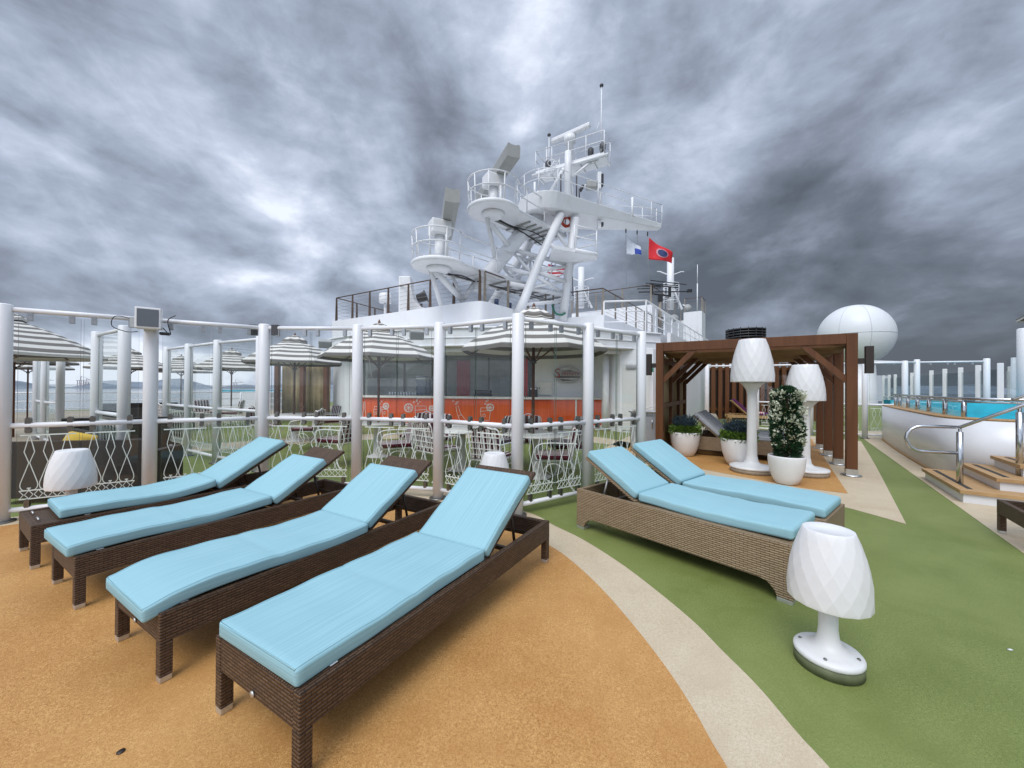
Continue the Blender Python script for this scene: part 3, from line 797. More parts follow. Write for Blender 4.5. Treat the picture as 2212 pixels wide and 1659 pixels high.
# ================================================================ glass windscreens
CL_TOP = MB().box(-.022, .022, -.02, .02, -.095, 0).mesh('clamp'); CL_TOP.materials.append(M['clampt'])
CL_MID = MB().loops([[V((x, -.024, z - .09)) for x, z in rrect(.046, .18, .02, 3)], [V((x, .024, z - .09)) for x, z in rrect(.046, .18, .02, 3)]], False).mesh('clamp'); CL_MID.materials.append(M['clamp'])
CL_LOW = MB().loops([[V((x, -.024, z)) for x, z in rrect(.042, .10, .018, 3)], [V((x, .024, z)) for x, z in rrect(.042, .10, .018, 3)]], False).mesh('clamp'); CL_LOW.materials.append(M['clamp'])
def inst(me, name, par, loc, rz):
    o = bpy.data.objects.new(name, me); C.objects.link(o); o.parent = par; o.location = loc; o.rotation_euler.z = rz; return o
LAT = {}
def lattice(L, z0, z1, unit=.162, r=.0046):
    # frosted fretwork: long diamonds over drop shapes above a chain of hexagons
    n = max(1, round(L / unit)); u = L / n; m = MB(); H = z1 - z0; b = z0 + .13 * H; zt = z1 - .012
    m.bar((0, 0, zt), (L, 0, zt), .006, .014).bar((0, 0, b), (L, 0, b), .006, .012).bar((0, 0, z0), (L, 0, z0), .006, .012)
    hh = zt - b
    for i in range(n):
        c = (i + .5) * u
        prof = [(.02, 0), (.27, .30), (.02, .50), (.44, .86), (.46, .91), (.43, .95), (.34, .985), (.22, 1.0), (0, 1.0)]
        for s in (1, -1):
            m.tube([(c + s * a * u, 0, zt - t * hh) for a, t in prof], r, 4, smooth=False)
        m.bar((c - .10 * u, 0, b + .026), (c + .10 * u, 0, b + .026), .006, .010).bar((c, 0, b), (c, 0, b + .026), .006, .010)
        for s in (1, -1):
            m.tube([(c + s * .5 * u, 0, z0), (c + s * .28 * u, 0, (z0 + b) / 2), (c + s * .5 * u, 0, b)], r * .9, 4, smooth=False)
            m.tube([(c, 0, z0), (c + s * .22 * u, 0, (z0 + b) / 2), (c, 0, b)], r * .9, 4, smooth=False)
    return m
def post(t, P, zt=2.43, r=.0735):
    p = MB().lathe([(r, 0), (r, zt - .012), (r - .012, zt)], 24, (P[0], P[1], 0)).build('post', M['post'], t)
    MB().lathe([(r + .045, .004), (r + .045, .018), (r + .002, .022)], 24, (P[0], P[1], 0)).build('base_plate', M['clamp'], p)
ZT, ZM, ZB = 2.375, 1.07, .125
def bay(t, P, Q, detail=2, z_off=0, zt=ZT, lat=True):
    P = V((P[0], P[1], z_off)); Q = V((Q[0], Q[1], z_off)); d = (Q - P); L = d.length; d.normalize(); rz = math.atan2(d.y, d.x); nrm = V((-d.y, d.x, 0))
    for z, nm, r in ((zt, 'top_rail', .029), (ZM, 'middle_rail', .031), (ZB, 'bottom_rail', .029)):
        if nm == 'bottom_rail' and detail == 0: continue
        MB().tube([P + Z * z, Q + Z * z], r, 12 if detail else 8).build(nm, M['post'], t)
    a0, a1 = .10, L - .10; k = 2 if detail == 2 else 1; w = (a1 - a0) / k
    for i in range(k):
        s0 = a0 + i * w + .012; s1 = a0 + (i + 1) * w - .012
        for z0, z1, low in ((ZM + .055, zt - .055, False), (ZB + .06, ZM - .055, True)):
            g = pane(MB().box(s0, s1, -.005, .005, z0, z1).build('glass_pane', M['glass'], t, loc=P, rz=rz))
            if low and lat:
                key = (round(s1 - s0, 3), round(z0, 3))
                if key not in LAT: LAT[key] = lattice(s1 - s0 - .05, z0 + .05, z1 - .045).mesh('lattice'); LAT[key].materials.append(M['gwhite'])
                inst(LAT[key], 'lattice', g, (s0 + .025, -.0085, 0), 0)
        if detail == 2:
            for s in (s0 + .085, s1 - .075):
                q = P + d * s
                inst(CL_TOP, 'clamp', t, q + Z * (zt - .02), rz); inst(CL_MID, 'clamp', t, q + nrm * 0 + Z * ZM, rz); inst(CL_LOW, 'clamp', t, q + Z * (ZB + .01), rz)
def pane(o):
    o.data.materials.append(M['gedge'])
    for p in o.data.polygons:
        if abs(p.normal.y) < .5: p.material_index = 1
    return o
def screen(name, label, pts, detail=2, **kw):
    t = thing(name, label, 'windscreen', (0, 0, 0), 0, 'white glass windscreens')
    for p in pts: post(t, p, kw.get('zt', ZT) + .055)
    for a, b in zip(pts, pts[1:]): bay(t, a, b, detail, **kw)
    return t
NEAR = [(-5.66, 4.27), (-4.65, 4.95), (-3.6, 5.58), (-2.24, 5.57), (-1.01, 5.32), (.07, 4.64), (1.05, 5.3), (2.03, 6.05)]
screen('glass_windscreen', 'near white glass windscreen curving behind the blue loungers', NEAR[:6])
screen('glass_windscreen', 'short white glass windscreen joining the tallest post to the pergola side', [NEAR[5], NEAR[6], NEAR[7]][0:3]) if False else None
t = thing('glass_windscreen', 'white glass windscreen of two bays in front of the bar door', 'windscreen', (0, 0, 0), 0, 'white glass windscreens')
post(t, NEAR[6]); post(t, NEAR[7]); bay(t, NEAR[5], NEAR[6]); bay(t, NEAR[6], NEAR[7])
screen('glass_windscreen', 'row of white glass windscreen posts along the left dining floor under parasols', [(-4.55, 6.95), (-5.82, 7.6), (-7.03, 8.36), (-8.15, 9.08)], 1)
screen('glass_windscreen', 'pair of thick white posts with glass behind the loudspeaker post', [(-5.85, 5.8), (-7.02, 6.5)], 1)
screen('glass_windscreen', 'three thick white posts with glass behind the left small lamp', [(-10.8, 9.2), (-11.9, 9.8), (-13.1, 10.6)], 1)
screen('glass_windscreen', 'white glass windscreen with lattice behind the pergola, ending at the pool wall', [(8.85, 13.9), (10.1, 13.0), (11.1, 12.1), (12.0, 11.75)], 1)
t = [o for o in C.objects if o.get('label', '').startswith('white glass windscreen with lattice')][0]
post(t, (7.3, 14.4)); MB().tube([(7.3, 14.4, ZT), (8.85, 13.9, ZT)], .029).build('top_rail', M['post'], t)
# tall pool windscreen: narrow posts with dark glass between
t = thing('glass_windscreen', 'tall glass windscreen of three white posts across the far pool side', 'windscreen', (0, 0, 0), 0, 'white glass windscreens')
PW = [(11.1, 12.1), (13.0, 12.35), (14.5, 11.75)]
for p in PW[1:]: post(t, p, 2.52)
for a, b in zip(PW, PW[1:]):
    A = V((*a, 0)); B = V((*b, 0)); d = B - A
    MB().tube([A + Z * 2.43, B + Z * 2.43], .028).build('top_rail', M['post'], t)
    MB().box(.1, d.length - .1, -.005, .005, 1.2, 2.38).build('glass_pane', M['glass'], t, loc=A, rz=math.atan2(d.y, d.x))
    for s in (.2, .45, .55, .8): inst(CL_TOP, 'clamp', t, A + d * s + Z * 2.43, math.atan2(d.y, d.x))
t = thing('glass_windscreen', 'long receding row of white slab posts with grey glass beyond the pool', 'windscreen', (0, 0, 0), 0, 'white glass windscreens')
tops = [(2161, 784), (2113, 788.7), (2075, 793.6), (2041, 796.6), (2012, 800), (1970, 805), (1951, 807), (1934, 808.5), (1921, 809.5), (1909, 810.7)]
fp = []
for x, y in tops:
    hz = 835 + .0073 * (x - 1106); Y = .9 * 831 / (hz - y); q = yp(x, hz, Y); fp.append(V((q.x, q.y, 0)))
for a in fp: MB().box(-.045, .045, -.07, .07, 0, 2.45).build('post', M['post'], t, .01, loc=a, rz=.75)
for a, b in zip(fp, fp[1:]):
    d = b - a; MB().box(.14, d.length - .14, -.006, .006, .2, 2.25).build('glass_pane', M['glassd'], t, loc=a, rz=math.atan2(d.y, d.x))
    MB().tube([a + Z * 1.1, b + Z * 1.1], .03).build('middle_rail', M['post'], t)
# perimeter rail at the ship's left side
t = thing('deck_rail', 'plain white rail along the open left side of the deck above the sea', 'railing')
pr = [(-25, 13), (-22, 16.2), (-19, 19), (-15.5, 22), (-12, 25)]
for a, b in zip(pr, pr[1:]):
    A = V((*a, 0)); B = V((*b, 0))
    for z in (1.12, .75, .4): MB().tube([A + Z * z, B + Z * z], .035 if z > 1 else .02, 8).build('rail', M['post'], t)
    d = B - A; MB().box(.1, d.length - .1, -.006, .006, .15, 1.05).build('glass_pane', M['glass'], t, loc=A, rz=math.atan2(d.y, d.x))
for a in pr: MB().lathe([(.05, 0), (.05, 1.13)], 10, (*a, 0)).build('post', M['post'], t)
# loudspeaker on top of the second post
sp = thing('loudspeaker', 'grey box loudspeaker fixed to the head of the left windscreen post', 'loudspeaker', (-4.65, 4.95, 2.25), R(35))
m = MB().box(-.12, .12, -.235, -.085, -.01, .25); m.build('cabinet', M['white'], sp, .008)
MB().box(-.100, .100, -.243, -.2355, .012, .228).build('grille', M['speaker'], sp, .003)
MB().box(-.06, .06, -.083, .09, -.03, .0).box(-.17, -.125, -.19, -.12, -.005, .12).build('bracket', M['alu'], sp)
m = MB(); m.tube(spline3([(.125, -.12, .02), (.20, -.12, -.06), (.17, -.10, .12), (.24, -.06, .2)]), .006, 5).tube(spline3([(-.15, -.15, .1), (-.30, -.15, .12), (-.33, -.14, .0), (-.2, -.15, -.06), (-.1, -.16, -.05)]), .005, 5).build('cable', M['black'], sp)
m = MB(); m.box(.10, .20, -.2, -.12, -.075, -.04).build('connector_box', M['black'], sp, .01)
m = MB(); P = V((-3.6, 5.58, 0))
for a, b in ((-.16, .02), (.16, .02)): m.box(P.x + a - .045, P.x + a + .045, P.y - .03, P.y + .03, 2.27, 2.42)
o = m.build('bracket_pair', M['dgrey']); tag(o, 'pair of small dark brackets clasping the post beside the mattress back', 'bracket')

# ================================================================ parasols
def parasol_mesh(r, zr, zt, n=8, sub=4, k=12, sag=.022):
    m = MB(); uv = []; N = n * sub; P = []
    for i in range(k + 1):
        t = i / k
        for j in range(N):
            f = (j % sub) / sub; a = 2 * PI * j / N
            oct_ = math.cos(PI / n) / math.cos(2 * PI / n * (f - .5))
            rr = r * t * (oct_ if oct_ < 1 else 1)
            z = zt - (zt - zr) * (.78 * t ** 1.15 + .22 * t ** 3) - sag * math.sin(PI * f) * t * (1 - .5 * t)
            P.append(V((rr * math.cos(a), rr * math.sin(a), z))); uv.append((a, t * r + .02))
    F = [(i * N + j, i * N + (j + 1) % N, (i + 1) * N + (j + 1) % N, (i + 1) * N + j) for i in range(k) for j in range(N)]
    # short valance
    for j in range(N):
        q = P[k * N + j]; P.append(q + V((0, 0, -.055 + .004 * math.sin(PI * (j % sub) / sub)))); uv.append((0, r + .075))
    F += [(k * N + j, k * N + (j + 1) % N, (k + 1) * N + (j + 1) % N, (k + 1) * N + j) for j in range(N)]
    m.add(P, F, False); m.uv = uv; return m
def parasol(r=1.25, zr=2.17, zt=2.80):
    t = thing('parasol', 'x', 'parasol', group='grey and white striped parasols')
    c = parasol_mesh(r, zr, zt).build('canopy', M['umb'], t)
    sm = c.modifiers.new('cloth', 'SOLIDIFY'); sm.thickness = .004
    v = parasol_mesh(r * .26, zt - .035, zt + .125, k=5, sag=.035).build('vent', M['umb'], c)
    sm = v.modifiers.new('cloth', 'SOLIDIFY'); sm.thickness = .004
    MB().lathe([(.026, 0), (.026, zt + .06)], 12).build('pole', M['woodd'], t)
    MB().lathe([(.02, zt + .06), (.034, zt + .09), (.036, zt + .12), (.02, zt + .165), (.004, zt + .20)], 12).build('finial', M['woodd'], t)
    MB().lathe([(.05, zr - .22), (.055, zr - .16), (.03, zr - .14)], 12).build('hub', M['dgrey'], t)
    for j in range(8):
        a = 2 * PI * j / 8; cs = V((math.cos(a), math.sin(a), 0))
        b = MB().bar(cs * .06 + Z * (zt - .06), cs * (r - .03) + Z * (zr - .015), .014, .022).build('rib', M['woodd'], t)
        MB().bar(cs * .06 + Z * (zr - .17), cs * (r * .52) + Z * (zr + (zt - zr) * .40), .012, .016).build('strut', M['woodd'], b)
    return t
pz = parasol()
spots = [(yp(818, 830, 8.4), 'striped parasol left of centre with hanging tie strap before the orange bar', 0.2),
         (yp(1152, 830, 6.6), 'striped parasol nearest the oval wall sign, its top level with a windscreen post', .35),
         (yp(636, 830, 10.6), 'striped parasol between the bar and the brown curtained cabana', .1),
         (yp(500, 830, 15.0), 'striped parasol behind the left row of posts, its whole vent cap showing', .3),
         (yp(391, 830, 18.5), 'small distant striped parasol just left of one with a full vent cap', 0),
         (yp(281, 830, 15.0), 'pale striped parasol seen through glass right of the loudspeaker post', .2),
         (yp(60, 830, 15.5), 'lowest distant striped parasol of the stack at the left edge', .1),
         (yp(30, 830, 11.0), 'striped parasol below the big one at the left edge', .2)]
for i, (p, lab, rz) in enumerate(spots):
    p = V((p.x, p.y, 0)); t = pz if i == 0 else dup(pz, p, rz)
    t.location = p; t.rotation_euler.z = rz; t['label'] = lab
big = parasol(1.55, 2.12, 2.90); big.location = (-10.2, 7.6, 0); big.rotation_euler.z = .2; big['label'] = 'large striped parasol cut off by the left edge with brown underside showing'
rt = parasol(1.5, 2.82, 3.4); rt.location = (9.60, 5.5, 0); rt.rotation_euler.z = .39; rt['label'] = 'parasol tip entering at the upper right edge above the pool'
o = pz
MB().bar((-.33, -.52, 2.46), (-.10, -.60, 2.05), .05, .006).bar((-.10, -.60, 2.05), (-.06, -.58, 1.72), .05, .006).build('tie_strap', M['tagw'], o)

# ================================================================ dining tables and chairs
def table():
    t = thing('dining_table', 'x', 'table', group='round tables on the dining floor')
    MB().lathe([(0, .715), (.52, .715), (.575, .725), (.58, .735), (.575, .745), (0, .748)], 32).build('tabletop', M['topw'], t)
    MB().lathe([(.24, 0), (.24, .02), (.12, .05), (.10, .1), (.095, .66), (.16, .712)], 20).build('pedestal', M['pot'], t)
    return t
tp = table()
tsp = [((spots[0][0].x, 8.4 - .0), 'round pale table under the parasol with the hanging strap'), ((spots[1][0].x + .08, 6.62), 'round pale table at the parasol near the oval sign'), ((-.95, 7.15), 'round pale table without a parasol in front of the bottle drawing'), ((spots[2][0].x, 10.6), 'round pale table under the parasol by the cabana')]
for i, (p, lab) in enumerate(tsp):
    t = tp if i == 0 else dup(tp, (0, 0, 0)); t.location = (p[0], p[1], .005); t['label'] = lab
def chair():
    t = thing('dining_chair', 'x', 'chair', group='white chairs with burgundy striped cushions')
    m = MB(); r = .011
    m.tube([(-.22, -.22, .42), (.22, -.24, .42), (.22, .24, .42), (-.22, .22, .42)], r, 6, True)
    m.build('seat_frame', M['chairw'], t)
    T = Matrix.Translation(V((-.22, 0, .42))) @ Matrix.Rotation(R(-10), 4, 'Y')
    m = MB()
    arch = spline3([T @ V((0, -.22, 0)), T @ V((0, -.23, .30)), T @ V((0, -.21, .44)), T @ V((0, -.10, .46)), T @ V((0, 0, .50)), T @ V((0, .10, .46)), T @ V((0, .21, .44)), T @ V((0, .23, .30)), T @ V((0, .22, 0))], 4)
    m.tube(arch, r, 6)
    for k in range(1, 5): m.bar(T @ V((0, -.22 + .088 * k, .02)), T @ V((0, -.22 + .088 * k, .45)), .013, .005, up=(1, 0, 0))
    for k in range(1, 5): m.bar(T @ V((-.006, -.22, .085 * k)), T @ V((-.006, .22, .085 * k)), .013, .005, up=(1, 0, 0))
    m.build('back_frame', M['chairw'], t)
    for s in (-1, 1):
        y = .235 * s
        MB().tube(spline3([(.21, y, .42), (.24, y * 1.06, .52), (.20, y * 1.1, .63), (.05, y * 1.1, .665), (-.2, y, .66), (-.29, y * .98, .66)], 5), .011, 6).build('armrest', M['chairw'], t)
        MB().tube(spline3([(.21, y, .42), (.25, y, .30), (.18, y * .95, .19), (.20, y, .08), (.25, y * 1.02, 0)], 5), .011, 6).build('leg', M['chairw'], t)
        MB().tube(spline3([(-.21, y, .42), (-.26, y, .30), (-.19, y * .95, .19), (-.22, y, .08), (-.28, y * 1.02, 0)], 5), .011, 6).build('leg', M['chairw'], t)
    m = MB(); c = [(.13 * math.cos(2 * PI * k / 20), -.225, .25 + .13 * math.sin(2 * PI * k / 20)) for k in range(20)]
    m.tube(c, .007, 5, True).tube([(a, -b, z) for a, b, z in c], .007, 5, True).build('ring_brace', M['chairw'], t)
    cushion(-.23, .235, .47, .06, Matrix.Translation(V((0, 0, .432))), 5, None, .022, .015).build('seat_cushion', M['seat'], t)
    cushion(.03, .46, .42, .05, T @ Matrix(((0, 0, 1, .008), (0, 1, 0, 0), (1, 0, 0, 0), (0, 0, 0, 1))), 6, None, .02, .01).build('back_cushion', M['seat'], t)
    return t
ch = chair()
cs = [((.66, 5.95), 172, 'nearest white chair, facing left, just right of the tallest windscreen post'),
      ((-2.1, 6.95), 205, 'white chair left of the fifth post with seat turned left'),
      ((-1.25, 6.55), 48, 'white chair seen from behind, just left of the post with the hidden lamp'),
      ((-.25, 5.85), 62, 'white chair seen from behind in front of the small hidden lamp'),
      ((-.25, 7.5), 215, 'white chair beyond the table without a parasol, its back just showing'),
      ((.33, 7.65), 268, 'white chair on the bar side of the parasol table, back cushion facing camera'),
      ((1.05, 7.3), 200, 'white chair in profile right of the parasol pole near the bar'),
      ((-4.95, 9.3), 185, 'white chair left of the third windscreen post from the loudspeaker'),
      ((-3.35, 7.45), 160, 'white chair half hidden behind the third post from the loudspeaker'),
      ((-2.0, 8.2), 250, 'white chair right of the table under the hanging strap'),
      ((-6.5, 10.2), 10, 'white chair left of the table by the cabana'),
      ((-5.4, 11.2), 230, 'white chair behind the table by the cabana'),
      ((-10.4, 14.3), 200, 'far white chair below the distant parasol with full vent cap'),
      ((-11.4, 14.4), -20, 'far white chair left of another below the distant parasol'),
      ((-1.5, 7.9), 280, 'white chair behind the table without a parasol, near the citrus drawing'),
      ((-10.2, 11.6), 60, 'far white chair behind the left row of posts'),
      ((.95, 6.95), 190, 'white chair close to the parasol table, tucked behind the nearest chair')]
for i, (p, a, lab) in enumerate(cs):
    t = ch if i == 0 else dup(ch, (0, 0, 0)); t.location = (p[0], p[1], .005); t.rotation_euler.z = R(a); t['label'] = lab; t.scale = (1.16, 1.16, 1.08)
# ================================================================ pergola
FL = V((3.2, 8.57, 0)); FR = V((6.1, 6.78, 0)); PD = (FR - FL).normalized(); PU = V((-PD.y, PD.x, 0)); PW_ = (FR - FL).length
pg = thing('pergola', 'brown wooden pergola with curved fabric roof sheltering grey daybeds', 'pergola', FL, math.atan2(PD.y, PD.x))
W = PW_; s = .155; H = 2.55; sp = 1.2
for k in range(4):
    y = k * sp
    for x in (0, W - s):
        MB().box(x, x + s, y, y + s, .10, H - .002).build('post', M['wood'], pg, .006)
        MB().lathe([(.15, .008), (.15, .022), (.11, .026)], 20, (x + s / 2, y + s / 2, 0)).box(x - .006, x + s + .006, y - .006, y + s + .006, .02, .13).build('post_shoe', M['steel'], pg)
    MB().box(s + .001, W - s - .001, y + .004, y + s - .004, H - .19, H - .001).build('beam', M['wood'], pg, .005)
    MB().bar((s - .02, y + s / 2, H - .85), (s + .62, y + s / 2, H - .18), .10, .10).build('brace', M['wood'], pg)
    MB().bar((W - s + .02, y + s / 2, H - .85), (W - s - .62, y + s / 2, H - .18), .10, .10).build('brace', M['wood'], pg)
for x in (0, W - s):
    for k in range(3): MB().box(x + .012, x + s - .012, k * sp + s + .001, (k + 1) * sp - .001, H - .19, H - .004).build('side_beam', M['wood'], pg)
m = MB(); nx, ny = 16, 36; P = []
for j in range(ny + 1):
    for i in range(nx + 1):
        x = .16 + (W - .32) * i / nx; y = .05 + (3 * sp) * j / ny
        f = (y / sp) % 1; P.append(V((x, y, H - .20 - .10 * math.sin(PI * f) - .03 * math.sin(PI * i / nx))))
m.add(P, [(j * (nx + 1) + i, j * (nx + 1) + i + 1, (j + 1) * (nx + 1) + i + 1, (j + 1) * (nx + 1) + i) for j in range(ny) for i in range(nx)], True)
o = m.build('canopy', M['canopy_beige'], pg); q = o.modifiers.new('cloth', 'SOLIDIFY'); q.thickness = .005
for k in range(3):
    m = MB(); N = 22; P = []
    for i in range(N + 1):
        y = k * sp + s + (sp - s) * i / N
        for z in (.15, 1.2, 2.3): P.append(V((.075 + .022 * math.sin(i * 1.25 + k + z), y, z)))
    m.add(P, [(i * 3 + j, (i + 1) * 3 + j, (i + 1) * 3 + j + 1, i * 3 + j + 1) for i in range(N) for j in range(2)], True)
    o = m.build('side_curtain', M['beige'], pg); q = o.modifiers.new('cloth', 'SOLIDIFY'); q.thickness = .004
    MB().box(.11, .15, k * sp + s + .001, (k + 1) * sp - .001, 1.10, 1.20).box(.11, .15, k * sp + s + .001, (k + 1) * sp - .001, 2.10, 2.22).build('cross_rail', M['wood'], pg)
    MB().box(-.02, .05, k * sp + .55, k * sp + .70, .05, 2.3).build('slat', M['wood'], pg)
for x, sg in ((-.16, 1), (W + .16, -1)):
    MB().box(x - .055, x + .055, .02, .13, H - .72, H - .24).box(min(x, x + sg * .16), max(x, x + sg * .16), .05, .10, H - .55, H - .45).build('side_lamp', M['dframe'], pg, .004)
# slat screen behind the barrier
a = yp(1537, 838, 18.2); b = yp(1770, 840, 17.2); a.z = b.z = 0; d = b - a
t = thing('slat_screen', 'brown vertical slat screen behind the purple loungers', 'screen', a, math.atan2(d.y, d.x))
n = 15
m = MB()
for k in range(n):
    x = d.length * k / n; m.box(x, x + .17, 0, .12, .1, 2.72 + (.05 if k % 2 else 0))
m.build('slats', M['wood'], t); MB().box(-.1, d.length, .13, .19, .5, .62).box(-.1, d.length, .13, .19, 2.4, 2.52).build('rail', M['wood'], t); MB().box(-.05, d.length, .20, .24, .1, 2.5).build('backing', M['dframe'], t)
p = yp(1531, 912, 15.8); t = thing('stool', 'round woven stool beside the head of the purple loungers', 'stool', (p.x, p.y, 0))
MB().lathe([(.25, .0), (.33, .15), (.34, .35), (.26, .5), (0, .52)], 20).build('seat', M['stone'], t)
# stainless cabinet between screen and pergola
p = gp(1408, 978); t = thing('cabinet', 'stainless steel serving cabinet beside the left pergola post', 'cabinet', (p.x - .05, p.y + .25, 0), R(-32))
MB().box(-.32, .32, -.25, .25, .06, .95).build('body', M['steel'], t, .01)
MB().box(-.35, .35, -.30, .28, .952, 1.0).bar((-.3, -.3, .98), (.3, -.26, 1.12), .02, .02).build('lid', M['steel'], t, .008)
MB().box(-.30, .30, -.262, -.252, .12, .86).build('door', M['mgrey'], t, .004)
MB().tube([(.2, -.28, .6), (.2, -.28, .8)], .012, 8).build('handle', M['steel'], t)

# ================================================================ pool and steps
PWL = [(11.3, 11.75), (10.96, 11.3), (9.9, 9.95), (9.0, 8.75), (8.2, 7.65), (7.72, 6.95), (7.60, 6.5), (7.75, 6.12), (8.2, 5.75), (9.4, 4.9), (12, 3.1), (16, .4)]
pw = spline(PWL, 6)
def strip(mb, path, th, z0, z1, side=1):
    n = len(path); L = []
    for i in range(n):
        a = V((*path[max(i - 1, 0)], 0)); b = V((*path[min(i + 1, n - 1)], 0)); d = (b - a).normalized(); nn = V((-d.y, d.x, 0)) * side
        p = V((*path[i], 0)); L.append([p + Z * z0, p + nn * th + Z * z0, p + nn * th + Z * z1, p + Z * z1])
    P = [q for l in L for q in l]; F = []
    for i in range(n - 1):
        for k in range(4): F.append((4 * i + k, 4 * i + (k + 1) % 4, 4 * i + 4 + (k + 1) % 4, 4 * i + 4 + k))
    F += [(0, 3, 2, 1), tuple(4 * (n - 1) + k for k in range(4))]
    mb.add(P, F, False)
    for j in range(n - 1):
        mb.s[-(len(F)) + 4 * j + 3] = True; mb.s[-(len(F)) + 4 * j + 1] = True
pl = thing('swimming_pool', 'raised white curved pool with turquoise lining and steel rail', 'pool')
m = MB(); strip(m, pw, .22, 0, 1.05); m.build('wall', M['poolw'], pl)
m = MB(); strip(m, pw, .25, 1.051, 1.085); o = m.build('wood_coping', M['teak'], pl)
m = MB(); strip(m, [(x, y) for x, y in pw], .01, 0, .06, -1); m.build('skirting', M['teak'], pl)
inn = [(pw[i][0], pw[i][1]) for i in range(len(pw))]
back = spline([(11.75, 11.95), (13.2, 11.55), (15.5, 10.6), (19, 8.2), (22, 5)], 6)
m = MB(); strip(m, back, .3, .3, 1.22, 1); m.build('lining', M['cyan'], pl)
m = MB(); q = []
for i in range(len(pw)):
    a = V((*pw[max(i - 1, 0)], 0)); b = V((*pw[min(i + 1, len(pw) - 1)], 0)); d = (b - a).normalized(); nn = V((-d.y, d.x, 0)); q.append((pw[i][0] + nn.x * .24, pw[i][1] + nn.y * .24))
m.prism(q + [(22, 2), (22, 5)] + list(reversed(back[:-1])), .3, .86); m.build('water', M['water'], pl)
idx = [i for i, p in enumerate(pw) if p[1] > 5.6]
rp = []
for i in idx:
    rp.append(V((q[i][0], q[i][1], 1.40)))
m = MB(); m.tube([p - V((0, 0, .0)) for p in rp], .026, 8); m.tube([p + V((.02, .02, -.055)) for p in rp], .016, 8); m.build('top_rail', M['steel'], pl)
L = 0; acc = [0]
for a, b in zip(rp, rp[1:]): L += (b - a).length; acc.append(L)
for sdist in (.35, 1.2, 2.2, 3.2, 4.25, 5.3, 6.1):
    i = min(range(len(acc)), key=lambda k: abs(acc[k] - sdist)); p = rp[i]
    MB().lathe([(.036, 1.0), (.036, 1.33), (.02, 1.34), (.02, 1.4)], 10, (p.x, p.y, 0)).build('rail_post', M['mgrey'] if False else M['steel'], pl)
i0 = 0
for sdist, e in ((.35, 3.2), (3.2, 6.1)):
    a = min(range(len(acc)), key=lambda k: abs(acc[k] - sdist)); b = min(range(len(acc)), key=lambda k: abs(acc[k] - e))
    g = MB(); strip(g, [(rp[k].x, rp[k].y) for k in range(a, b + 1)], .01, 1.09, 1.33); g.build('glass_pane', M['glass'], pl)
st = thing('pool_steps', 'tan boarded steps with white risers and black grip strips up to the pool', 'steps')
N0 = [V((6.18, 5.30, 0)), V((6.66, 5.28, 0)), V((7.06, 5.34, 0)), V((7.46, 5.40, 0))]
for k, a in enumerate(N0):
    z1 = .17 * (k + 1) + .01; wlen = 1.75 - .42 * k; sl = math.atan2(VX.y, VX.x)
    MB().box(.03, 3.2, .02, wlen, .004 if k == 0 else z1 - .17, z1 - .055).build('riser', M['poolw'], st, loc=a, rz=sl)
    m = MB(); m.box(-.012, 3.2 - .0, -.015, wlen + .012, z1 - .053, z1)
    tr = m.build('tread', M['teak'], st, .005, loc=a, rz=sl)
    MB().box(.09, .145, .12, wlen - .12, z1 + .0002, z1 + .004).build('grip_strip', M['strip'], tr)
hr = thing('handrail', 'looped stainless steel handrail climbing the pool steps', 'handrail')
p1 = V((6.60, 5.67, 0)); p2 = V((7.15, 5.42, .35)); sd_ = (V((7.15, 5.42, 0)) - V((6.6, 5.67, 0))).normalized()
for p, zt in ((p1, .93), (p2, 1.24)): MB().lathe([(.036, p.z), (.036, zt), (.018, zt + .004), (.018, zt + .08)], 12, (p.x, p.y, 0)).build('post', M['steel'], hr)
bk = -V((.80, -.30, 0)).normalized()
lp = [p1 + Z * .62] + [p1 + bk * .42 + Z * .62] + [p1 + bk * (.42 + .19 * math.sin(PI * k / 8)) + Z * (.62 + .19 - .19 * math.cos(PI * k / 8)) for k in range(1, 8)] + [p1 + bk * .42 + Z * 1.0, p1 + Z * 1.0]
MB().tube(lp, .024, 10).build('end_loop', M['steel'], hr)
MB().tube([p1 + Z * 1.0, p1 + sd_ * 2.2 + Z * (1.0 + .535 * 2.2)], .024, 10).build('rail', M['steel'], hr)
hr2 = thing('handrail', 'second stainless handrail rising from the pool coping rail to the right', 'handrail')
a = rp[-1] if rp[-1].x < 8.3 else V((8.0, 6.15, 1.4))
MB().tube([V((8.0, 6.15, 1.40)), V((9.4, 5.75, 2.05))], .024, 10).build('rail', M['steel'], hr2)
t = thing('glass_windscreen', 'white post with glass on the pool platform at the right edge', 'windscreen', (0, 0, 0), 0, 'white glass windscreens')
p = yp(2213, 835, 8.6)
MB().lathe([(.11, .3), (.11, 2.92), (.09, 2.94)], 20, (p.x, p.y, 0)).build('post', M['post'], t)
MB().box(-3.0, -.1, -.006, .006, .9, 2.4).build('glass_pane', M['glass'], t, loc=(p.x, p.y, 0), rz=-2.4)

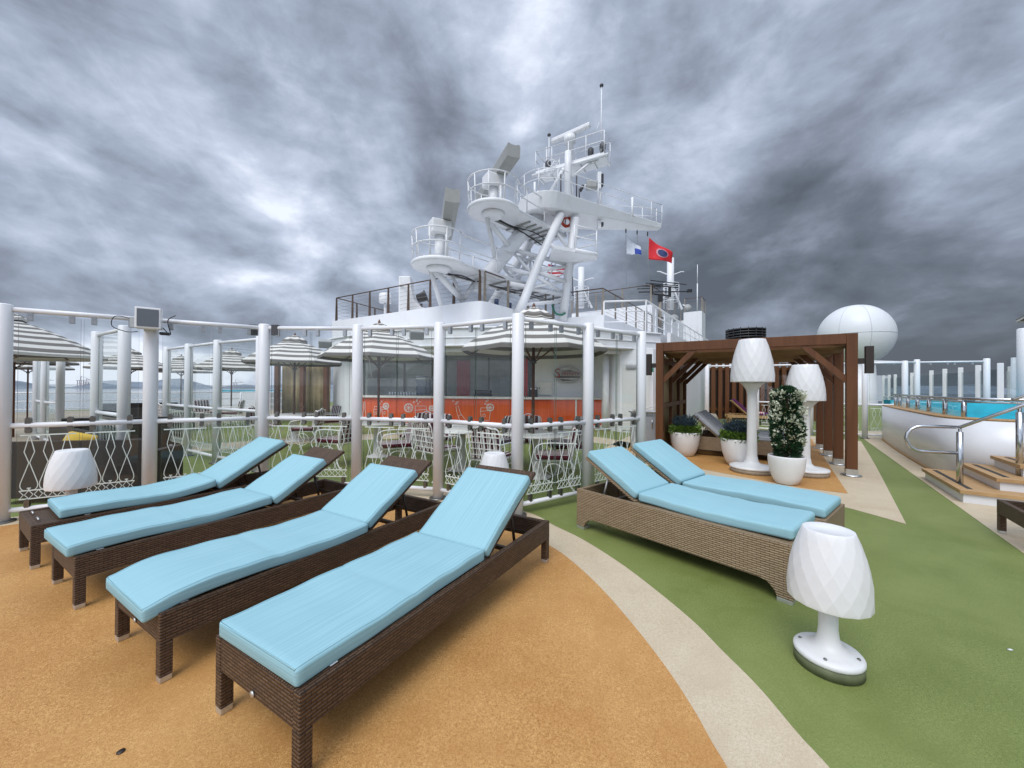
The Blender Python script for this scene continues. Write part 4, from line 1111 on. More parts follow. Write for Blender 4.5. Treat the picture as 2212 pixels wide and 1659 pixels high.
# ================================================================ deckhouse
DH = thing('deckhouse', 'white ship deckhouse with open bar and curved roof edge under the mast', 'deckhouse')
def seg(mb, A, B, z0, z1, th=.12):
    A = V((*A, 0)); B = V((*B, 0)); d = (B - A).normalized(); nn = V((-d.y, d.x, 0)) * th
    P = [A, B, B + nn, A + nn]; mb.prism([(p.x, p.y) for p in P], z0, z1)
Wp = [(-8.6, 19.5), (-7.9, 17), (-7.0, 16.1), (-6.0, 15.6), (.8, 14.6), (3.3, 15.0), (3.5, 14.0), (3.75, 13.4), (4.75, 12.95), (5.6, 13.6), (5.6 + .575 * 22, 13.6 + .818 * 22)]
m = MB()
for i in range(len(Wp) - 1):
    if i == 3:
        seg(m, Wp[3], Wp[4], 0, 1.1); seg(m, Wp[3], Wp[4], 2.76, 2.86); continue
    seg(m, Wp[i], Wp[i + 1], 0, 2.86 if i < 9 else 3.5)
m.build('wall', M['hull'], DH)
Cn = spline([(-8.6, 19.5), (-8.3, 17.6), (-7.8, 16.3), (-6.4, 15.0), (-4.8, 13.8), (-3.2, 13.0), (-1.6, 12.6), (.65, 12.42), (2.7, 12.7), (4.3, 13.3), (4.9, 13.55), (5.3, 13.75)], 5) + [(5.5 + .575 * 22, 13.9 + .818 * 22), (6, 36), (-8, 30)]
m = MB(); m.prism(Cn, 2.86, 3.50); m.build('roof', M['hull'], DH)
def ring(z0, z1, out_, name, mat):
    m = MB(); k = 56; strip(m, Cn[:k], out_, z0, z1, -1); m.build(name, mat, DH)
ring(3.44, 3.50, .05, 'roof_edge_trim', M['hull']); ring(3.14, 3.17, .025, 'roof_edge_trim', M['hull']); ring(2.861, 2.92, .04, 'roof_edge_trim', M['hull'])
m = MB(); strip(m, [(x * .985 + .02, y + .35) for x, y in Cn[:54]], .06, 2.70, 2.85, -1); m.build('soffit_band', M['hull'], DH)
# bar interior
MB().box(-5.9, 3.0, 17.2, 17.3, 0, 2.85).box(-6.0, -5.9, 15.7, 17.2, 0, 2.85).box(1.2, 1.3, 14.8, 17.2, 0, 2.85).build('interior_wall', M['wall_in'], DH)
MB().box(-5.9, 1.3, 14.9, 17.2, .004, .01).build('interior_floor', M['mgrey'], DH)
p = yp(985, 835, 16.9); MB().box(p.x, p.x + .58, 17.1, 17.19, .2, 2.7).build('red_panel', M['red'], DH)
p = yp(1143, 835, 14.6); MB().box(p.x - .35, p.x - .05, 14.75, 14.79, 1.2, 2.74).build('red_panel', M['red'], DH)
m = MB()
A = V((*Wp[3], 0)); B = V((*Wp[4], 0)); d = B - A
for k in range(5):
    f = k / 4; q = A + d * f; m.box(q.x - .03, q.x + .03, q.y - .02, q.y + .05, 1.1, 2.76)
m.build('window_frame', M['dgrey'], DH)
for k in range(4):
    MB().box(.035 + d.length * k / 4, d.length * (k + 1) / 4 - .035, .02, .03, 1.12, 2.75).build('window_pane', M['glass'], DH, loc=A, rz=math.atan2(d.y, d.x))
# door with closer and handle
A = V((*Wp[7], 0)); B = V((*Wp[8], 0)); d = (B - A); rz = math.atan2(d.y, d.x)
dr = MB().box(.10, .98, -.035, -.004, .08, 2.36).build('door', M['door'], DH, .01, loc=A, rz=rz)
MB().box(.06, .098, -.03, -.004, .05, 2.42).box(.982, 1.02, -.03, -.004, .05, 2.42).box(.098, .982, -.03, -.004, 2.362, 2.42).build('door_frame', M['hull'], dr)
MB().box(.82, .86, -.06, -.036, 1.0, 1.16).box(.74, .86, -.085, -.06, 1.08, 1.105).build('handle', M['steel'], dr)
MB().box(.22, .55, -.09, -.036, 2.20, 2.28).box(.20, .85, -.10, -.092, 2.30, 2.32).build('door_closer', M['mgrey'], dr)
MB().lathe([(.12, 0), (.12, 2.86)], 16, (3.35, 13.75, 0)).build('pillar', M['hull'], DH)
p = yp(1412, 798, 12.7); MB().box(p.x - .12, p.x, p.y - .0, p.y + .02, p.z - .09, p.z + .09).build('notice', M['green_sign'], DH)
# small deck fittings at the roof edge: two floodlights
for (x, y, Y, lab) in ((703, 742, 14.2, 'white floodlight at the left end of the curved roof edge'), (900, 722, 12.2, 'white floodlight under the roof edge above the strap parasol')):
    p = yp(x, y, Y); t = thing('floodlight', lab, 'floodlight', p, R(20), 'floodlights on the deckhouse')
    MB().box(-.22, .22, -.16, .10, -.14, .14, Matrix.Rotation(R(25), 4, 'X')).build('housing', M['lgrey'], t, .03)
    MB().box(-.18, .18, -.175, -.165, -.11, .11, Matrix.Rotation(R(25), 4, 'X')).build('lens', M['mgrey'], t)
    MB().bar((0, 0, 0), (.25, .5, .15), .05, .05).build('arm', M['hull'], t)
# bar counter
bar = thing('bar_counter', 'orange boarded bar front with white drink drawings and pale counter', 'bar counter')
BP = [V((-5.89, 15.15, 0)), V((.76, 14.15, 0)), V((3.4, 14.55, 0))]
m = MB(); m2 = MB(); m3 = MB()
for a, b in zip(BP, BP[1:]):
    seg(m, (a.x, a.y), (b.x, b.y), .12, 1.085, .06); dd = (b - a).normalized(); nn = V((dd.y, -dd.x, 0))
    seg(m2, (a.x + nn.x * .10, a.y + nn.y * .10), (b.x + nn.x * .10, b.y + nn.y * .10), 1.09, 1.17, .5)
    seg(m3, (a.x + nn.x * .02, a.y + nn.y * .02), (b.x + nn.x * .02, b.y + nn.y * .02), 0, .118, .1)
seg(m, (3.405, 14.56), (3.43, 15.0), .12, 1.085, .06)
fp_ = m.build('front_panel', M['barred'], bar); m2.build('counter_top', M['topw'], bar); m3.build('plinth', M['hull'], bar)
MB().box(.72, .80, 14.02, 14.14, .12, 1.085).build('corner_strip', M['dgrey'], bar)
q = BP[1].lerp(BP[2], .62); MB().box(q.x - .03, q.x + .03, q.y - .03, q.y - .005, .12, 1.085).build('joint_strip', M['topw'], bar)
def onbar(x, y):
    r = ray(x, y); best = None
    for a, b in zip(BP, BP[1:]):
        dd = b - a; nn = V((dd.y, -dd.x, 0)); nn.normalize(); t_ = (a - V((0, 0, CAMH))).dot(nn) / r.dot(nn); p = V((0, 0, CAMH)) + r * t_
        f = (p - a).dot(dd) / dd.dot(dd)
        if -.02 <= f <= 1.02: best = p + nn * .012
    return best
def draw(lines, label=None):
    m = MB()
    for l in lines:
        pts = [onbar(x, y) for x, y in l]
        pts = [p for p in pts if p is not None]
        if len(pts) > 1: m.tube(pts, .010, 4, smooth=False)
    o = m.build('drink_drawing', M['wline'], bar)
    if label: o['label'] = label
def circ(x, y, r, n=14): return [(x + r * math.cos(2 * PI * k / n), y + r * math.sin(2 * PI * k / n)) for k in range(n + 1)]
def citrus(x, y, r): return [circ(x, y, r), circ(x, y, r * .86)] + [[(x, y), (x + r * .84 * math.cos(a), y + r * .84 * math.sin(a))] for a in (0, .785, 1.57, 2.356, 3.14, 3.93, 4.71, 5.5)]
def fizz(x, y, n, sd): 
    rr = random.Random(sd); return [circ(x + rr.uniform(-5, 5), y - i * 3.6 - rr.uniform(0, 2), rr.uniform(.9, 2.0), 8) for i in range(n)]
def glassd(x, y, w, h, lean=0):
    return [[(x - w * .5 + lean, y), (x - w * .56 + lean * .5, y + h * .4), (x - w * .42, y + h), (x + w * .42, y + h), (x + w * .56 + lean * .5, y + h * .4), (x + w * .5 + lean, y), (x - w * .5 + lean, y)], [(x - w * .53 + lean * .6, y + h * .28), (x + w * .53 + lean * .6, y + h * .22)], [(x - w * .3, y + h * .5), (x - w * .1, y + h * .45), (x, y + h * .7), (x - w * .25, y + h * .75), (x - w * .3, y + h * .5)]]
draw(glassd(814, 878, 13, 24, 2) + fizz(823, 876, 4, 1) + glassd(833, 879, 12, 22, -2) + citrus(834, 877, 6.5), 'white drawing of two tilted glasses with a citrus slice')
draw(citrus(883, 881, 9.5), 'white drawing of a large citrus slice')
draw(glassd(911, 877, 23, 33, -2) + fizz(899, 874, 3, 2) + fizz(906, 873, 4, 3) + citrus(933, 882, 6), 'white drawing of a big fizzy tumbler')
draw([[(985, 879), (990, 876.5), (995, 893), (1008, 910), (1000, 917), (992, 905), (988, 893), (985, 879)], [(991, 899), (997, 896)]] + fizz(984, 874, 4, 5), 'white drawing of a leaning bottle')
draw(glassd(1049, 881, 19, 27, -1) + citrus(1059, 880, 8) + fizz(1051, 876, 4, 6), 'white drawing of a glass with citrus on its rim')
draw([[(786, 868), (786, 884), (784.5, 892), (784.5, 915)], [(789, 868), (789, 884), (790.5, 892), (790.5, 915)], [(786, 872), (789, 872)], [(786, 868), (789, 868)]], 'white drawing of an upright bottle')
# things standing on and behind the counter
def onct(x, dy=.38):
    p = onbar(x, 850); return V((p.x, p.y + dy, 1.171))
p = onct(898, .55); t = thing('blender_machine', 'dark blue drink machine behind the bar glass', 'drink machine', V((p.x, 16.2, 0)))
MB().box(-.55, .55, -.3, .3, 0, 1.05).build('back_counter', M['mgrey'], t)
MB().lathe([(.30, 1.06), (.34, 1.3), (.30, 1.62), (.36, 1.75), (.34, 1.95), (0, 1.97)], 20).build('body', M['bluebox'], t)
MB().lathe([(.35, 1.80), (.37, 1.86), (.35, 1.9)], 20).build('rim', M['alu'], t)
for i in range(10):
    p = onct(835 + i * 6.3, .42); t = thing('drinking_glass', 'one of the clear glasses lined up at the left of the bar counter', 'glass', p, 0, 'row of glasses on the bar counter')
    MB().lathe([(.03, 0), (.042, .14), (.038, .14), (.028, .01)], 12).build('tumbler', M['cup'], t)
p = onct(1042); t = thing('cash_register', 'low black cash register on the bar counter', 'register', p); MB().box(-.35, .35, -.12, .12, 0, .08).box(-.33, .33, -.02, .12, .08, .24).build('body', M['black'], t, .02); MB().box(-.28, .28, -.035, -.022, .10, .22).build('screen', M['dgrey'], t)
p = onct(1153); t = thing('coffee_machine', 'small dark coffee machine behind the parasol pole on the bar', 'machine', p); MB().box(-.16, .16, -.1, .1, 0, .12).box(-.16, .16, -.05, .1, .12, .26).box(-.16, .16, -.1, .1, .26, .36).build('body', M['dgrey'], t, .01); MB().box(-.12, .12, -.105, -.101, .28, .34).build('panel', M['alu'], t)
p = onct(1178); t = thing('switch_box', 'white wall box with small lock above the right bar counter', 'box', V((p.x, 14.6, 1.25))); MB().box(-.28, .28, -.02, .15, 0, .5).build('case', M['topw'], t, .01); MB().box(-.2, -.17, -.03, -.021, .22, .28).build('lock', M['black'], t)
# oval sign
cS = yp(1226, 808.5, 14.72)
sg = thing('oval_sign', 'silver oval wall sign with red lettering reading Serenity', 'sign', cS, math.atan2(.4, 2.5))
rot = Matrix.Rotation(PI / 2, 4, 'X')
k = 40; ov = [(.55 * math.cos(2 * PI * i / k), .315 * math.sin(2 * PI * i / k)) for i in range(k)]
MB().prism(ov, 0, .04, rot).build('plate', M['signg'], sg, .006)
m = MB(); m.prism([(-.45, -.07), (.47, -.08), (.49, -.12), (-.40, -.15)], .041, .046, rot).prism([(-.36, -.19), (.0, -.2), (.25, -.24), (-.2, -.255)], .041, .046, rot).prism([(-.35, .12), (.1, .15), (.3, .13), (.1, .10)], .041, .046, rot); m.build('swoosh', M['signd'], sg)
m = MB(); m.prism([(-.30, .20), (.12, .27), (.02, .19), (-.1, .17)], .041, .045, rot).prism([(.12, .18), (.36, .19), (.2, .13)], .041, .045, rot).prism([(-.2, -.165), (.4, -.15), (.3, -.19), (-.1, -.185)], .041, .045, rot).prism([(.0, -.27), (.2, -.25), (.1, -.29)], .041, .045, rot); m.build('wave', M['tagw'], sg)
def text(body, size, mat, parent, loc, name='lettering', rz=0, ext=.004):
    cu = bpy.data.curves.new('txt', 'FONT'); cu.body = body; cu.size = size; cu.extrude = ext; cu.align_x = 'CENTER'; cu.align_y = 'CENTER'
    o = bpy.data.objects.new('txt', cu); C.objects.link(o); bpy.context.view_layer.update()
    me = bpy.data.meshes.new_from_object(o.evaluated_get(bpy.context.evaluated_depsgraph_get())); bpy.data.objects.remove(o)
    me.materials.clear(); me.materials.append(mat); q = bpy.data.objects.new(name, me); C.objects.link(q); q.parent = parent; q.location = loc; q.rotation_euler = (PI / 2, 0, rz); return q
text('S', .50, M['signr'], sg, (-.415, -.056, .02)); text('ERENITY', .185, M['signr'], sg, (.10, -.056, .01))
# cabana with brown posts and tan drapes left of the bar
a = yp(592, 835, 16.3); b = yp(738, 835, 16.0); a.z = b.z = 0
t = thing('cabana', 'brown post cabana with tan fabric walls left of the bar', 'cabana', a, math.atan2(b.y - a.y, b.x - a.x)); L = (b - a).length
for x in (0, L * .38, L * .73): MB().box(x, x + .17, 0, .17, 0, 2.45).build('post', M['wood'], t)
MB().box(-.2, L * .80, -.02, .19, 2.452, 2.62).build('beam', M['wood'], t)
m = MB(); P = []; N = 60
for i in range(N + 1):
    x = .05 + (L * .74) * i / N
    for z in (.1, 1.2, 2.44): P.append(V((x, .42 + .05 * math.sin(i * .9) * (1 if z < 2 else .5), z)))
m.add(P, [(i * 3 + j, (i + 1) * 3 + j, (i + 1) * 3 + j + 1, i * 3 + j + 1) for i in range(N) for j in range(2)], True)
o = m.build('curtain', M['beige'], t); q = o.modifiers.new('cloth', 'SOLIDIFY'); q.thickness = .004
# ================================================================ upper deck block and rails
UB = [(-9.8, 20.9), (-1.27, 15.5), (1.69, 19.5), (2.04, 19.75), (4.4, 18.4), (4.4 + .575 * 16, 18.4 + .818 * 16), (4, 38), (-6, 34)]
up = thing('upper_deckhouse', 'plain white bulwark block under the mast with rounded near corner', 'deckhouse')
cor = spline([(-3.0, 16.6), (-1.9, 15.91), (-1.5, 15.72), (-1.27, 15.68), (-1.05, 15.86), (-.82, 16.15), (.3, 17.62)], 4)
MB().prism([(-9.8, 20.9)] + cor + UB[2:], 3.502, 5.04).build('wall', M['hull'], up)
# four dark lamps along the bulwark top
for i, (x, y) in enumerate(((1075, 649), (1102, 657), (1123.5, 663), (1145, 669))):
    q = V((-1.27, 15.7, 5.04)).lerp(V((1.69, 19.5, 5.04)), (.24, .43, .62, .80)[i])
    t = thing('deck_lamp', ['first', 'second', 'third', 'fourth'][i] + ' small dark lamp from the corner along the white bulwark top', 'lamp', q + V((.14, -.10, 0)) * -1 + V((0, 0, .0)), 0, 'small dark lamps on the bulwark')
    MB().lathe([(.13, .001), (.13, .03), (.06, .04)], 12).build('base', M['dgrey'], t); MB().lathe([(.09, .05), (.10, .30), (.09, .31)], 12).build('head', M['bluebox'], t)
def cable_rail(name, label, P, z, h=1.28, step=1.5, wires=6, mp='railp', mr='railw', cat='railing', grp='brown cable rails on the upper decks'):
    t = thing(name, label, cat, (0, 0, 0), 0, grp)
    for a, b in zip(P, P[1:]):
        A = V((*a, z)); B = V((*b, z)); L = (B - A).length; k = max(1, round(L / step))
        MB().tube([A + Z * h, B + Z * h], .03, 6).build('handrail', M[mr], t)
        m = MB()
        for w in range(1, wires + 1): m.tube([A + Z * h * w / (wires + .8), B + Z * h * w / (wires + .8)], .007, 4)
        m.build('wires', M['railp'], t)
        for i in range(k + 1):
            p = A.lerp(B, i / k)
            if i == 0 and a != P[0]: continue
            m = MB(); d = (B - A).normalized()
            m.loops([[p + d * s * .07 + V((-d.y, d.x, 0)) * u * .025 for s, u in ((-1, -1), (1, -1), (1, 1), (-1, 1))], [p + Z * h * .98 + d * s * .035 + V((-d.y, d.x, 0)) * u * .025 for s, u in ((-1, -1), (1, -1), (1, 1), (-1, 1))]], False)
            m.build('post', M[mp], t)
    return t
zU = 5.041
cable_rail('cable_railing', 'brown cable rail running along the left bulwark up to the near corner', [(-4.5, 33), (-9.6, 20.95), (-1.35, 15.78)], zU, 1.28, 1.45, 6, 'railw')
cable_rail('cable_railing', 'brown cable rail from the near bulwark corner back past the mast feet', [(-1.15, 15.9), (1.69, 19.6)], zU, 1.28, 1.6, 6)
cable_rail('cable_railing', 'brown cable rail turning the right bulwark corner beside the white rail', [(2.1, 19.8), (4.35, 18.5), (4.35 + .575 * 8.5, 18.5 + .818 * 8.5)], zU, 1.28, 1.6, 6)
def pipe_rail(label, P, z, h, step=1.3, bars=2):
    t = thing('pipe_railing', label, 'railing', (0, 0, 0), 0, 'white pipe rails on the upper decks')
    for a, b in zip(P, P[1:]):
        A = V((*a, z)); B = V((*b, z)); L = (B - A).length; k = max(1, round(L / step))
        MB().tube([A + Z * h, B + Z * h], .032, 8).build('handrail', M['hull'], t)
        for w in range(bars): MB().tube([A + Z * h * (w + 1) / (bars + 1), B + Z * h * (w + 1) / (bars + 1)], .02, 6).build('bar', M['hull'], t)
        for i in range(k + 1):
            p = A.lerp(B, i / k); d = (B - A).normalized(); n_ = V((-d.y, d.x, 0))
            if L > 4: MB().loops([[p + d * s * .11 + n_ * u * .02 for s, u in ((-1, -1), (1, -1), (1, 1), (-1, 1))], [p + Z * h * .6 + d * s * .08 + n_ * u * .02 for s, u in ((-1, -1), (1, -1), (1, 1), (-1, 1))], [p + Z * h + d * s * .03 + n_ * u * .02 for s, u in ((-1, -1), (1, -1), (1, 1), (-1, 1))]], False).build('post', M['hull'], t)
            else: MB().tube([p, p + Z * h], .025, 6).build('post', M['hull'], t)
    return t
pipe_rail('white pipe rail along the roof edge above the bar door', [(3.25, 13.65), (4.68, 13.45), (5.2 + .575 * 17, 14.1 + .818 * 17)], 3.501, 1.1)
# aft house blocks
ah = thing('aft_deckhouse', 'white deckhouse block with louvred vent behind the brown rails', 'deckhouse')
c0 = V((9.45, 26, 0)); v1 = -VX * 6; u1 = UX * 10
pts = [c0, c0 + u1, c0 + u1 + v1, c0 + v1]
MB().prism([(p.x, p.y) for p in pts], 3.51, 7.2).build('wall', M['hull'], ah)
fr = (UX, VX)
lv = MB()
for k in range(12):
    a = c0 + UX * 1.6 + VX * .012; lv.bar(a + Z * (5.15 + k * .13), a + UX * 1.4 + Z * (5.15 + k * .13), .03, .05)
MB().prism([((c0 + UX * s + VX * t_).x, (c0 + UX * s + VX * t_).y) for s, t_ in ((1.55, .002), (3.05, .002), (3.05, .008), (1.55, .008))], 5.05, 6.75).build('vent_recess', M['black'], ah)
lv.build('louvre', M['hull'], ah)
cable_rail('cable_railing', 'brown cable rail on top of the louvred aft block', [(c0.x + v1.x, c0.y + v1.y), (c0.x - .05, c0.y + .1), (c0.x + u1.x * .9, c0.y + u1.y * .9)], 7.201, 1.35, 2.0, 6)
tb = thing('tower_block', 'tall plain white block at the right end of the upper decks', 'deckhouse')
c1 = V((17.75, 36, 0)); q = [c1, c1 + UX * 2.0 , c1 + UX * 2.0 - VX * 1.6, c1 - VX * 1.6]
MB().prism([(p.x, p.y) for p in q], 3.51, 8.8).build('wall', M['hull'], tb)
MB().prism([((c1 - VX * s + UX * t_).x, (c1 - VX * s + UX * t_).y) for s, t_ in ((1.6, .4), (5.2, .4), (5.2, 2), (1.6, 2))], 3.51, 8.1).build('wing', M['hull'], tb)
cable_rail('cable_railing', 'short brown rail with a thin white aerial on the tall block', [((c1 - VX * 1.5).x, (c1 - VX * 1.5).y), (c1.x, c1.y), ((c1 + UX * 2).x, (c1 + UX * 2).y)], 8.801, 1.3, 1.2, 4)
t = thing('aerial', 'thin white aerial rising from the tall block rail', 'antenna', c1 - VX * .4 + Z * 8.8); MB().tube([(0, 0, 0), (0, 0, 2.6)], .05, 6).build('mount', M['hull'], t); MB().tube([(0, 0, 2.6), (0, 0, 4.4)], .03, 6).build('rod', M['hull'], t)
for (x, y, Y, lab) in ((1486, 664, 33, 'round floodlight on the aft block beside the tall white block'), (1457, 687, 29, 'round floodlight low on the aft block side')):
    p = yp(x, y, Y); t = thing('floodlight', lab, 'floodlight', p, 0, 'floodlights on the deckhouse'); MB().lathe([(0, -.25), (.22, -.2), (.3, 0), (.28, .1), (0, .12)], 14, M=Matrix.Rotation(R(60), 4, 'X')).build('housing', M['lgrey'], t); MB().bar((0, 0, 0), (-.3, .3, .3), .08, .08).build('arm', M['hull'], t)

# ================================================================ mast
def q6(x, y, Y): return yp(850.3 + x * .3472, 164.6 + y * .3472, Y)
mast = thing('mast', 'white tubular ship mast carrying radars, platforms and aerials', 'mast', (2, 19, 5.04))
MO = V((2, 19, 5.04))
def mb_part(name, m, mat='hull', parent=None, bevel=0):
    par = parent or mast
    off = MO
    m.v = [tuple(V(p) - off) for p in m.v]
    return m.build(name, M[mat], par, bevel)
def T6(pts, r, n=12, name='strut', mat='hull', par=None):
    m = MB(); m.tube([q6(*p) for p in pts], r, n); return mb_part(name, m, mat, par)
# legs
T6([(775, 1475, 17.2), (815, 1385, 17.3), (900, 1165, 17.6), (1040, 860, 18.0)], [.21, .20, .20, .20], 16, 'leg')
T6([(1050, 1520, 19.2), (1085, 1250, 18.9), (1130, 880, 18.4)], .215, 16, 'leg')
T6([(520, 1330, 17.0), (640, 1170, 17.3), (780, 1000, 17.8), (930, 830, 18.6)], [.34, .34, .33, .30], 18, 'leg')
T6([(615, 1420, 19.4), (760, 1180, 19.6), (860, 1010, 19.8), (980, 850, 20)], .24, 14, 'leg')
for P, r in (([(765, 1085, 17.7), (1075, 1170, 18.8)], .10), ([(690, 1190, 17.4), (880, 1240, 17.6)], .10), ([(975, 1045, 17.7), (1085, 1160, 18.7)], .09), ([(890, 1215, 17.6), (1072, 1278, 18.8)], .10),
             ([(1010, 935, 17.9), (1115, 975, 18.6)], .085), ([(1000, 955, 17.9), (1095, 1085, 18.6)], .08), ([(885, 1245, 17.5), (1045, 1345, 19)], .085), ([(845, 1315, 17.4), (1065, 1275, 18.9)], .07), ([(900, 1205, 17.6), (1075, 1185, 18.8)], .08),
             ([(745, 1095, 17.7), (865, 1235, 17.6)], .07), ([(795, 1150, 19.6), (885, 1130, 18)], .075), ([(750, 1105, 17.7), (800, 1150, 19.6)], .075), ([(845, 1085, 19.7), (850, 1210, 18)], .07), ([(725, 1250, 19.4), (850, 1220, 17.6)], .075), ([(690, 1200, 17.4), (735, 1255, 19.4)], .07),
             ([(720, 1290, 17.2), (1055, 1360, 19)], .12), ([(810, 1420, 17.2), (1050, 1400, 19.1)], .08), ([(760, 1290, 19), (830, 1150, 19.5)], .11), ([(920, 1300, 19.6), (990, 1150, 19.6)], .03), ([(945, 1305, 19.6), (1012, 1155, 19.6)], .03)):
    T6(P, r, 10)
# round radar platforms with catwalks (each floor level)
def level_pts(poly, z):
    out = []
    for x, y in poly:
        d = ray(850.3 + x * .3472, 164.6 + y * .3472); t = (z - CAMH) / d.z; out.append(V((d.x * t, d.y * t, z)))
    return out
def platform(name, c, r, z, tail, w, rail=True, th=.16, rh=1.1, gap=None):
    c = V((c.x, c.y, z)); e = V((tail.x, tail.y, z)); d = (e - c).normalized(); n_ = V((-d.y, d.x, 0))
    a0 = math.asin(min(.98, w / r)); pts = []
    base = math.atan2(d.y, d.x); k = 22
    for i in range(k + 1):
        a = base + a0 + (2 * PI - 2 * a0) * i / k; pts.append(c + V((math.cos(a), math.sin(a), 0)) * r)
    poly = [e + n_ * w] + pts + [e - n_ * w]
    m = MB(); m.prism([(p.x, p.y) for p in poly], z - th, z); pf = mb_part(name, m)
    m = MB(); L = [p for p in poly]
    m.tube([p - Z * (th * .5) for p in L], th * .62, 8); mb_part('edge_pipe', m, 'hull', pf)
    m = MB()
    for i in range(1, 7):
        q = c.lerp(e, .28 + .1 * i); m.bar(q + n_ * w * .9 - Z * (th + .03), q - n_ * w * .9 - Z * (th + .03), .08, .08)
    m.tube([c + d * r * .2 + n_ * w * .5 - Z * (th + .02), e + n_ * w * .5 - Z * (th + .02)], .05, 6)
    mb_part('underside_beam', m, 'lgrey', pf)
    m = MB(); m.tube(spline3([c - Z * (th + .06) + n_ * .1, c.lerp(e, .3) - Z * (th + .16), c.lerp(e, .6) - Z * (th + .10) - n_ * .2, e - Z * (th + .12)]), .025, 5); mb_part('cable', m, 'black', pf)
    if rail:
        R_ = poly; m = MB()
        out = [c + (p - c) * 1.06 if (p - c).length < r * 1.1 else p for p in R_]
        m.tube([p + Z * rh for p in out], .03, 6); m.tube([p + Z * rh * .52 for p in out], .025, 6)
        for i in range(0, len(out), 3): m.tube([R_[i], out[i] + Z * rh], .028, 6)
        m.tube([R_[-1], out[-1] + Z * rh], .028, 6)
        for f in (.3, .6): 
            for s_ in (1, -1): q = c.lerp(e, f) + n_ * w * s_; m.tube([q, q + Z * rh], .028, 6)
        mb_part('guard_rail', m, 'hull', pf)
    return pf
z1 = 6.45; pr1 = level_pts([(282, 1168)], z1)[0]; pe1 = level_pts([(1040, 1385)], z1)[0]
platform('radar_platform', pr1, 1.0, z1, pe1, .78)
z2 = 9.05; pr2 = level_pts([(620, 830)], z2)[0]; pe2 = level_pts([(985, 1010)], z2)[0]
platform('radar_platform', pr2, 1.02, z2, pe2, .80)
# flare stools and struts below the platforms
for c, z in ((pr1, z1), (pr2, z2)):
    m = MB(); m.lathe([(.34, z - .34), (.46, z - .27), (.50, z - .165)], 18, (c.x, c.y, 0)); mb_part('platform_stool', m)
T6([(228, 1200, pr1.y), (295, 1425, 16.2)], .10); T6([(255, 1210, pr1.y), (430, 1395, 16.6)], .13); T6([(430, 1395, 16.6), (505, 1285, 16.9)], .11); T6([(360, 1230, 16.2), (430, 1395, 16.6)], .07)
T6([(578, 860, pr2.y), (634, 1155, 17.2)], .10); T6([(610, 925, pr2.y), (722, 1065, 17.4)], .11); T6([(722, 1065, 17.4), (795, 940, 17.6)], .10)
# small side platform right of the legs
z3 = 7.75; a3 = level_pts([(1000, 1050), (1125, 1072), (1262, 1100), (1262, 1118), (1130, 1145), (960, 1130)], z3)
m = MB(); m.prism([(p.x, p.y) for p in a3], z3 - .16, z3); sp3 = mb_part('side_platform', m)
m = MB(); m.tube([p - Z * .08 for p in a3[1:5]], .10, 8); mb_part('edge_pipe', m, 'hull', sp3)
m = MB()
for hh in (1.05, .55): m.tube([p + Z * hh for p in a3[1:5]], .03, 6)
for p in a3[1:5]: m.tube([p, p + Z * 1.05], .03, 6)
mb_part('guard_rail', m, 'hull', sp3)
T6([(1270, 1110, a3[2].y), (1110, 1170, 18.8)], .07)
# radar scanners
def radar(c, z, tall, bx, zs, A, B):
    g = MB(); g.lathe([(.20, z), (.20, z + tall)], 16, (c.x, c.y, 0)); r = mb_part('radar', g)
    g = MB(); g.box(-.40, .40, -.32, .32, 0, bx, Matrix.Translation(V((c.x, c.y, z + tall))) @ Matrix.Rotation(.5, 4, 'Z')); mb_part('gear_box', g, 'hull', r, .05)
    d = (B - A).normalized(); s_ = d.cross(Z).normalized()
    g = MB(); g.loops([[p + s_ * x * .26 + Z * (zs + y * .26 - p.z) for x, y in ((-1, -.9), (-.4, -1), (.4, -1), (1, -.9), (1.06, .6), (.9, 1.05), (.3, .85), (-.3, .85), (-.9, 1.05), (-1.06, .6))] for p in (A, B)], False)
    mb_part('scanner', g, 'lgrey', r)
    g = MB(); g.lathe([(.12, z + tall + bx), (.10, zs - .2)], 10, (c.x, c.y, 0)).tube([V((c.x + .32, c.y - .2, z)), V((c.x + .32, c.y - .2, z + tall))], .06, 6).tube([V((c.x + .42, c.y - .1, z)), V((c.x + .42, c.y - .1, z + tall * .6))], .03, 6); mb_part('conduit', g, 'hull', r)
radar(pr1 + V((.02, 0, 0)), z1, 1.12, .58, 8.42, *level_pts([(325, 985), (366, 740)], 8.42))
radar(pr2, z2, .92, .50, 10.72, *level_pts([(548, 765), (748, 462)], 10.72))
# yard platform: a long boat shaped wing
zy = 10.0
yp_ = level_pts([(818, 858), (840, 815), (900, 770), (975, 745), (1060, 750), (1160, 790), (1400, 868), (1668, 948), (1640, 968), (1400, 930), (1200, 905), (1000, 912), (880, 905)], zy)
lo = level_pts([(818, 858), (870, 790), (930, 765), (1000, 758), (1060, 765), (1160, 800), (1400, 885), (1668, 958)], zy)
Lc = V((.30, 18.3, 0)); Rc = V((7.95, 20.9, 0)); dY = (Rc - Lc).normalized(); nY = V((-dY.y, dY.x, 0)); LL_ = (Rc - Lc).length
def wing(f, s_): 
    w = (.12 + 1.38 * (1 - ((.16 - f) / .16) ** 2) ** .5) if f < .16 else 1.5 - 1.28 * ((f - .16) / .84)
    return Lc + dY * LL_ * f + nY * w * s_
fs = [0, .006, .018, .035, .06, .09, .125, .16, .21, .3, .45, .6, .75, .9, 1]
poly = [wing(f, -1) for f in fs] + [wing(f, 1) for f in reversed(fs)]
m = MB(); top = [p + Z * 10.42 for p in poly]; n = len(poly); cen = (Lc + Rc) / 2
